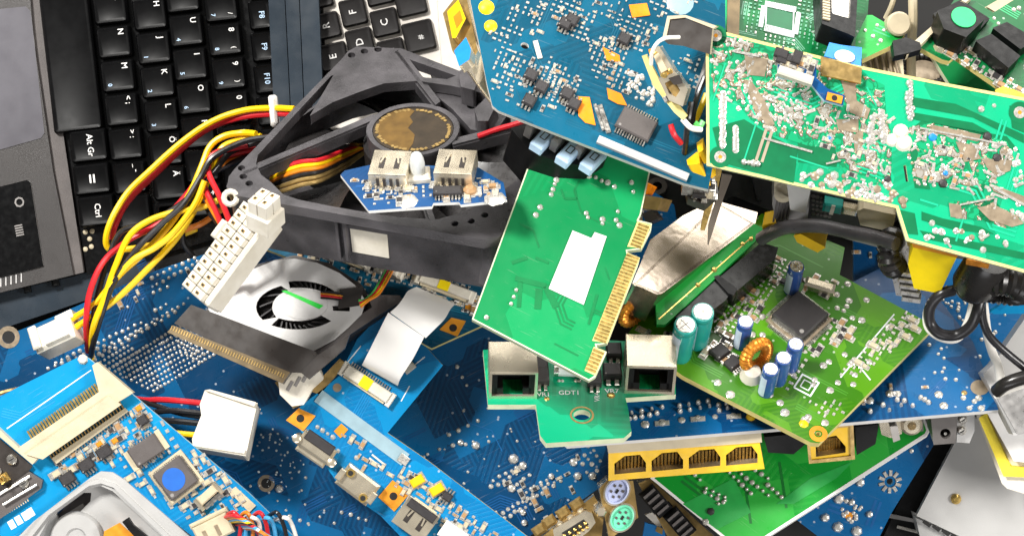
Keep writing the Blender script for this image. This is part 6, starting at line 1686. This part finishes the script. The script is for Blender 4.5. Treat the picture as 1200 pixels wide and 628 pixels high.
yk.plate('clip', [(930, 276), (938, 274), (968, 290), (958, 296), (934, 284)], -.1, .1, 'yellowplastic', bev=.02); yk.plate('clip', [(893, 264), (912, 260), (912, 268), (894, 272)], -.1, .1, 'yellowplastic', bev=.02)

# ================================================================ what carries the heap: seen only as dark glimpses in the gaps
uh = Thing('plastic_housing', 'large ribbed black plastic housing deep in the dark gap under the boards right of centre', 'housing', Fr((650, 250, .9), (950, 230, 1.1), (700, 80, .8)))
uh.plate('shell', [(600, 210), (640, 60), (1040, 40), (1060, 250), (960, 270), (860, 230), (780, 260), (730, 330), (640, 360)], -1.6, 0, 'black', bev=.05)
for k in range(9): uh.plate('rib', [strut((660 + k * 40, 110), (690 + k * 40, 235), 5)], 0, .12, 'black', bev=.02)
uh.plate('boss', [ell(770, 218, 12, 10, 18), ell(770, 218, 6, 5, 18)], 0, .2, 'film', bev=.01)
u2 = Thing('circuit_board', 'dark blue board glimpsed in the gap between the gold card fingers and the tin shield', 'circuit board', Fr((730, 300, 1.25), (780, 300, 1.25), (735, 220, 1.2)))
u2.plate('board', [(715, 330), (722, 236), (768, 226), (790, 240), (800, 300), (760, 340)], -.08, 0, 'p_navy2', 'fr4b'); u2.dots([(738, 258), (746, 262), (742, 246), (752, 250)], .03); u2.smds([(730, 240), (765, 235), (760, 270), (735, 275)], 6, .05)
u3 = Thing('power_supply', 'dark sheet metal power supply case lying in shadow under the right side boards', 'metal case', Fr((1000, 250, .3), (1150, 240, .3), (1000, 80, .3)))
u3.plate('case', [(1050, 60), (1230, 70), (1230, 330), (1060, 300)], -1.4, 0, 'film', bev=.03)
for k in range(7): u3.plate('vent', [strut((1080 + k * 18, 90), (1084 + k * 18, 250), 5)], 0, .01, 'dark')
# ================================================================ lower right: boards, case
lg = Thing('circuit_board', 'leaf green circuit board solder side up below the yellow sockets', 'circuit board', Fr((766, 562, .8), (885, 650, 1.15), (1000, 500, 1.05)))
lg.plate('board', [[(762, 560), (780, 545), (900, 480), (1080, 480), (1089, 504), (1086, 510), (895, 632), (820, 680), (866, 645)]], -.12, 0, 'p_low', 'white2')
lg.rim([(762, 560), (780, 545), (900, 480), (1080, 480), (1089, 504), (1086, 510), (895, 632), (820, 680), (866, 645)], .03, 'white2')
lt_ = tr_mat('leaf_track', '#0a6c26')
lg.traces([(780, 560), (900, 520), (1070, 500), (890, 625)], 16, lt_, .03, .06, .002, (1, 3), (.3, .9), (1, 3))
for pg in ([(910, 590), (950, 560), (1000, 540), (980, 560), (930, 590)], [(800, 590), (860, 560), (880, 600), (840, 620)]): lg.plate('light_pour', [pg], .001, .004, tr_mat('leaf_light', '#249a44'))
pts = []
for a, b, n in (((828, 572), (850, 582), 4), ((826, 576), (848, 588), 4), ((855, 553), (880, 578), 6), ((862, 550), (900, 580), 7), ((814, 556), (820, 562), 2), ((900, 568), (916, 582), 4), ((885, 550), (900, 560), 3), ((842, 590), (850, 586), 2)): pts += line(a, b, n)
lg.dots(pts, .028, h=.04, jit=.4); lg.dots([(833, 599)], .06, 'chip', h=.04, name='dark_component'); lg.dots([(827, 611)], .035)
b6 = Thing('circuit_board', 'blue circuit board at the lower right with solder spokes round a hole', 'circuit board', Fr((940, 606, .4), (1030, 640, .4), (1080, 520, .5)))
b6.plate('board', [[(930, 606), (1070, 505), (1092, 505), (1095, 520), (1045, 600), (1015, 660), (1000, 660)], ell(1043, 564, 4, 4, 16)], -.08, 0, 'p_navy2', 'fr4b')
b6.traces([(945, 606), (1085, 515), (1030, 620), (1000, 630)], 12, bt1, .03, .06, .002, (1, 3), (.2, .6), (1, 4))
g = G()
for k in range(10):
    a = 2 * math.pi * k / 10; g.box(.1 * math.cos(a), .1 * math.sin(a), 0, .07, .038, .016, 'solder', rot=a, ch=.006)
b6.put('spoke_ring', g, 1043, 564, 0)
b6.dots([(983, 584), (967, 606), (1019, 602), (982, 617), (1004, 622), (998, 588), (1008, 565)], .055, h=.05, name='large_solder_joints')
b6.dots(b6.rnd([(985, 585), (1010, 590), (1005, 610), (985, 612)], 16) + [(1014, 552), (1012, 558), (1068, 528)], .026); b6.put('copper_ring', G().disc(0, 0, 0, .045, 'copper', 16), 995, 604, .004)
ca = Thing('metal_case', 'plain brushed silver metal case at the lower right with a small brass stud', 'metal case', Fr((1075, 610, .5), (1200, 640, .5), (1120, 520, .6)))
ca.plate('lid', [(1074, 604), (1118, 520), (1138, 490), (1240, 490), (1240, 680), (1150, 640)], -.1, 0, 'cased', bev=.02)
ca.plate('side', [(1073, 606), (1150, 642), (1240, 690), (1240, 700), (1078, 628)], -.7, -.1, 'cased')
for k in range(8): ca.put('vent', G().box(0, 0, 0, .1, .04, .012, 'dark', rot=-.4), 1086 + k * 11, 613 + k * 5.2, .0)
ca.put('brass_stud', G().lathe([(.06, 0), (.06, .03), (.03, .06)], 'gold', 14), 1120, 584)
wh = Thing('plastic_shell', 'white plastic corner shell lined with yellow foam resting on the silver case', 'plastic shell', Fr((1150, 500, 1.2), (1200, 560, 1.3), (1180, 480, 1.3)))
wh.plate('shell', [(1144, 486), (1170, 482), (1240, 500), (1240, 590), (1180, 572), (1174, 566)], -.35, .0, 'white', bev=.03)
wh.plate('foam', [(1147, 490), (1155, 484), (1184, 546), (1240, 552), (1240, 560), (1176, 558)], .0, .08, 'foam', bev=.02)
wh.plate('inner_wall', [(1157, 484), (1240, 484), (1240, 546), (1188, 540)], .0, .14, 'white2', bev=.02)
cs = Thing('steel_corner', 'folded light grey steel corner piece at the right edge under the cables', 'steel plate', Fr((1170, 460, 2.2), (1205, 500, 2.2), (1200, 440, 2.2)))
cs.plate('plate', [(1152, 438), (1163, 428), (1210, 360), (1240, 360), (1240, 480), (1200, 508), (1188, 510)], -.3, .0, 'cased', bev=.02)
cs.plate('flange', [(1166, 462), (1200, 446), (1240, 450), (1240, 490), (1192, 508)], .0, .06, 'heat', bev=.01)
dkb = Thing('plastic_tray', 'black plastic tray edge lying in shadow between the blue board and the silver case', 'tray', Fr((1040, 600, .0), (1090, 620, .0), (1080, 540, .0)))
dkb.plate('tray', [(1030, 640), (1090, 510), (1130, 500), (1080, 606), (1110, 640)], -.4, 0, 'black', bev=.03); dkb.plate('ridge', [(1040, 601), (1078, 609), (1078, 613), (1040, 606)], .0, .06, 'grey', bev=.01)
dkb.put('wire_clip', G().tube([(-.2, 0, .02), (.2, .02, .05)], .02, 'silver', 6), 1070, 622, .02, (10, 3))
# metal strip + black connectors along the left rim of the leaf green board
cn = Thing('connector_strip', 'brass edged strip with a row of black knobbly connectors left of the leaf green board', 'connector', Fr((755, 580, .7), (800, 640, .7), (780, 560, .7)))
cn.plate('strip', [(748, 566), (762, 560), (850, 640), (800, 660)], -.4, .0, 'golddull', 'tin', bev=.02)
for px, py in ((768, 586), (796, 612)):
    o = cn.put('black_plug', G().box(0, 0, 0, .36, .2, .14, 'black', ch=.03), px, py, 0, (12, 14))
    link('teeth', G().box(-.12, 0, .14, .03, .16, .04, 'chipgrey').box(-.04, 0, .14, .03, .16, .04, 'chipgrey').box(.04, 0, .14, .03, .16, .04, 'chipgrey').box(.12, 0, .14, .03, .16, .04, 'chipgrey').mesh('teeth'), o)
cn.put('slot', G().box(0, 0, 0, .08, .05, .01, 'dark'), 784, 591, .0, (12, 14))
# blue and white scrap
sc_ = Thing('plastic_clip', 'little blue and white plastic clip right of the two round sockets', 'clip', flat(768, 616, .3))
sc_.plate('white_part', [(756, 603), (764, 600), (780, 612), (772, 618)], -.1, .0, 'white2', bev=.01); sc_.plate('blue_part', [(756, 612), (778, 618), (782, 640), (752, 636)], -.1, .02, 'bluejack', bev=.01)
sc_.plate('brass_tab', [(770, 616), (777, 619), (776, 626), (768, 622)], .02, .05, 'golddull')
# ps2 sockets
PM = Fr((705, 575, .9), (742, 600, .9), (712, 555, .9))
p2 = Thing('socket_pair', 'brass plate with a pale lilac round socket above a mint green one', 'socket', flat(722, 592, .9, 0))
p2.plate('plate', [(702, 572), (712, 562), (742, 563), (748, 606), (714, 632), (712, 620)], -.7, 0, 'golddull', 'tin', bev=.02)
for px, py, m, lab in ((723, 575, 'lilac', 'lilac round socket'), (729, 606, 'mint', 'mint green round socket')):
    o = p2.put('socket', G().lathe([(.145, 0), (.145, .05), (.125, .06), (.12, .03), (.0, .03)], m, 28, T=Matrix.Diagonal((.86, 1.08, 1, 1)), cap=False), px, py, .0, rot=-.6, label=lab)
    h = G()
    for k in range(6):
        a = math.radians(60 * k + 30); h.box(.065 * math.cos(a), .075 * math.sin(a), .032, .028, .028, .01, 'chipgrey')
    h.box(0, 0, .032, .03, .05, .01, 'dark'); link('pin_holes', h.mesh('pin_holes'), o)
    link('rim', G().lathe([(.165, 0), (.165, .03), (.145, .03)], 'tin', 28, T=Matrix.Diagonal((.86, 1.08, 1, 1)), cap=False).mesh('rim'), o)
p2.put('screw_post', G().lathe([(.07, -.3), (.07, .1), (.05, .14)], 'tin', 6), 704, 598, .0)
# serial port shell
sr = Thing('serial_port', 'tarnished metal serial port with screw posts left of the two round sockets', 'port', Fr((650, 618, .5), (690, 596, .5), (640, 596, .5)))
sr.plate('flange', [(624, 640), (630, 632), (696, 580), (708, 600), (704, 640), (640, 670)], -.3, -.05, 'golddull', 'tin', bev=.02)
sr.plate('shell', [(648, 620), (686, 598), (694, 601), (698, 612), (690, 622), (664, 642), (650, 634)], -.05, .2, 'tin', bev=.04)
sr.plate('pin_field', [(658, 624), (684, 608), (690, 614), (668, 632)], .2, .204, 'dark')
g = G()
for k in range(5): q = sr.L(661 + k * 6, 625 - k * 3.6); g.dome(q.x, q.y, .2, .025, .04, 'gold'); q = sr.L(667 + k * 5, 628 - k * 3.2); g.dome(q.x, q.y, .2, .022, .04, 'gold')
sr.geo('pins', g)
for k in range(3): sr.put('dimple', G().dome(0, 0, 0, .05, .03, 'tin', 12), 656 + k * 12, 613 - k * 8, -.05)
g = G().lathe([(.07, -.3), (.07, .12), (.045, .16), (.03, .16), (.03, .0)], 'tin', 6); sr.put('screw_post', g, 701, 594, -.05)
for px, py in ((632, 620), (644, 610), (660, 600), (676, 590)): sr.put('bump', G().box(0, 0, 0, .16, .12, .1, 'golddull', ch=.03), px, py, -.1, (12, -8))
# white plastic edge bits bottom left of the frame
wc3 = Thing('wire_tangle', 'red, blue, orange and white wires curling at the bottom edge right of the drive board', 'wire', None)
for i, (c, x) in enumerate((('red', 262), ('bluewire', 268), ('orange', 276), ('whitewire', 284), ('red', 292), ('bluewire', 300), ('blackwire', 312), ('whitewire', 322))):
    wire(wc3, [(x, 606 + (i % 3) * 3, 1.3), (x + 12, 600 + (i % 2) * 6, 1.6), (x + 20, 614, 1.5), (x + 16 + i * 2, 645, 1.3)], .024, c)
# ---- end
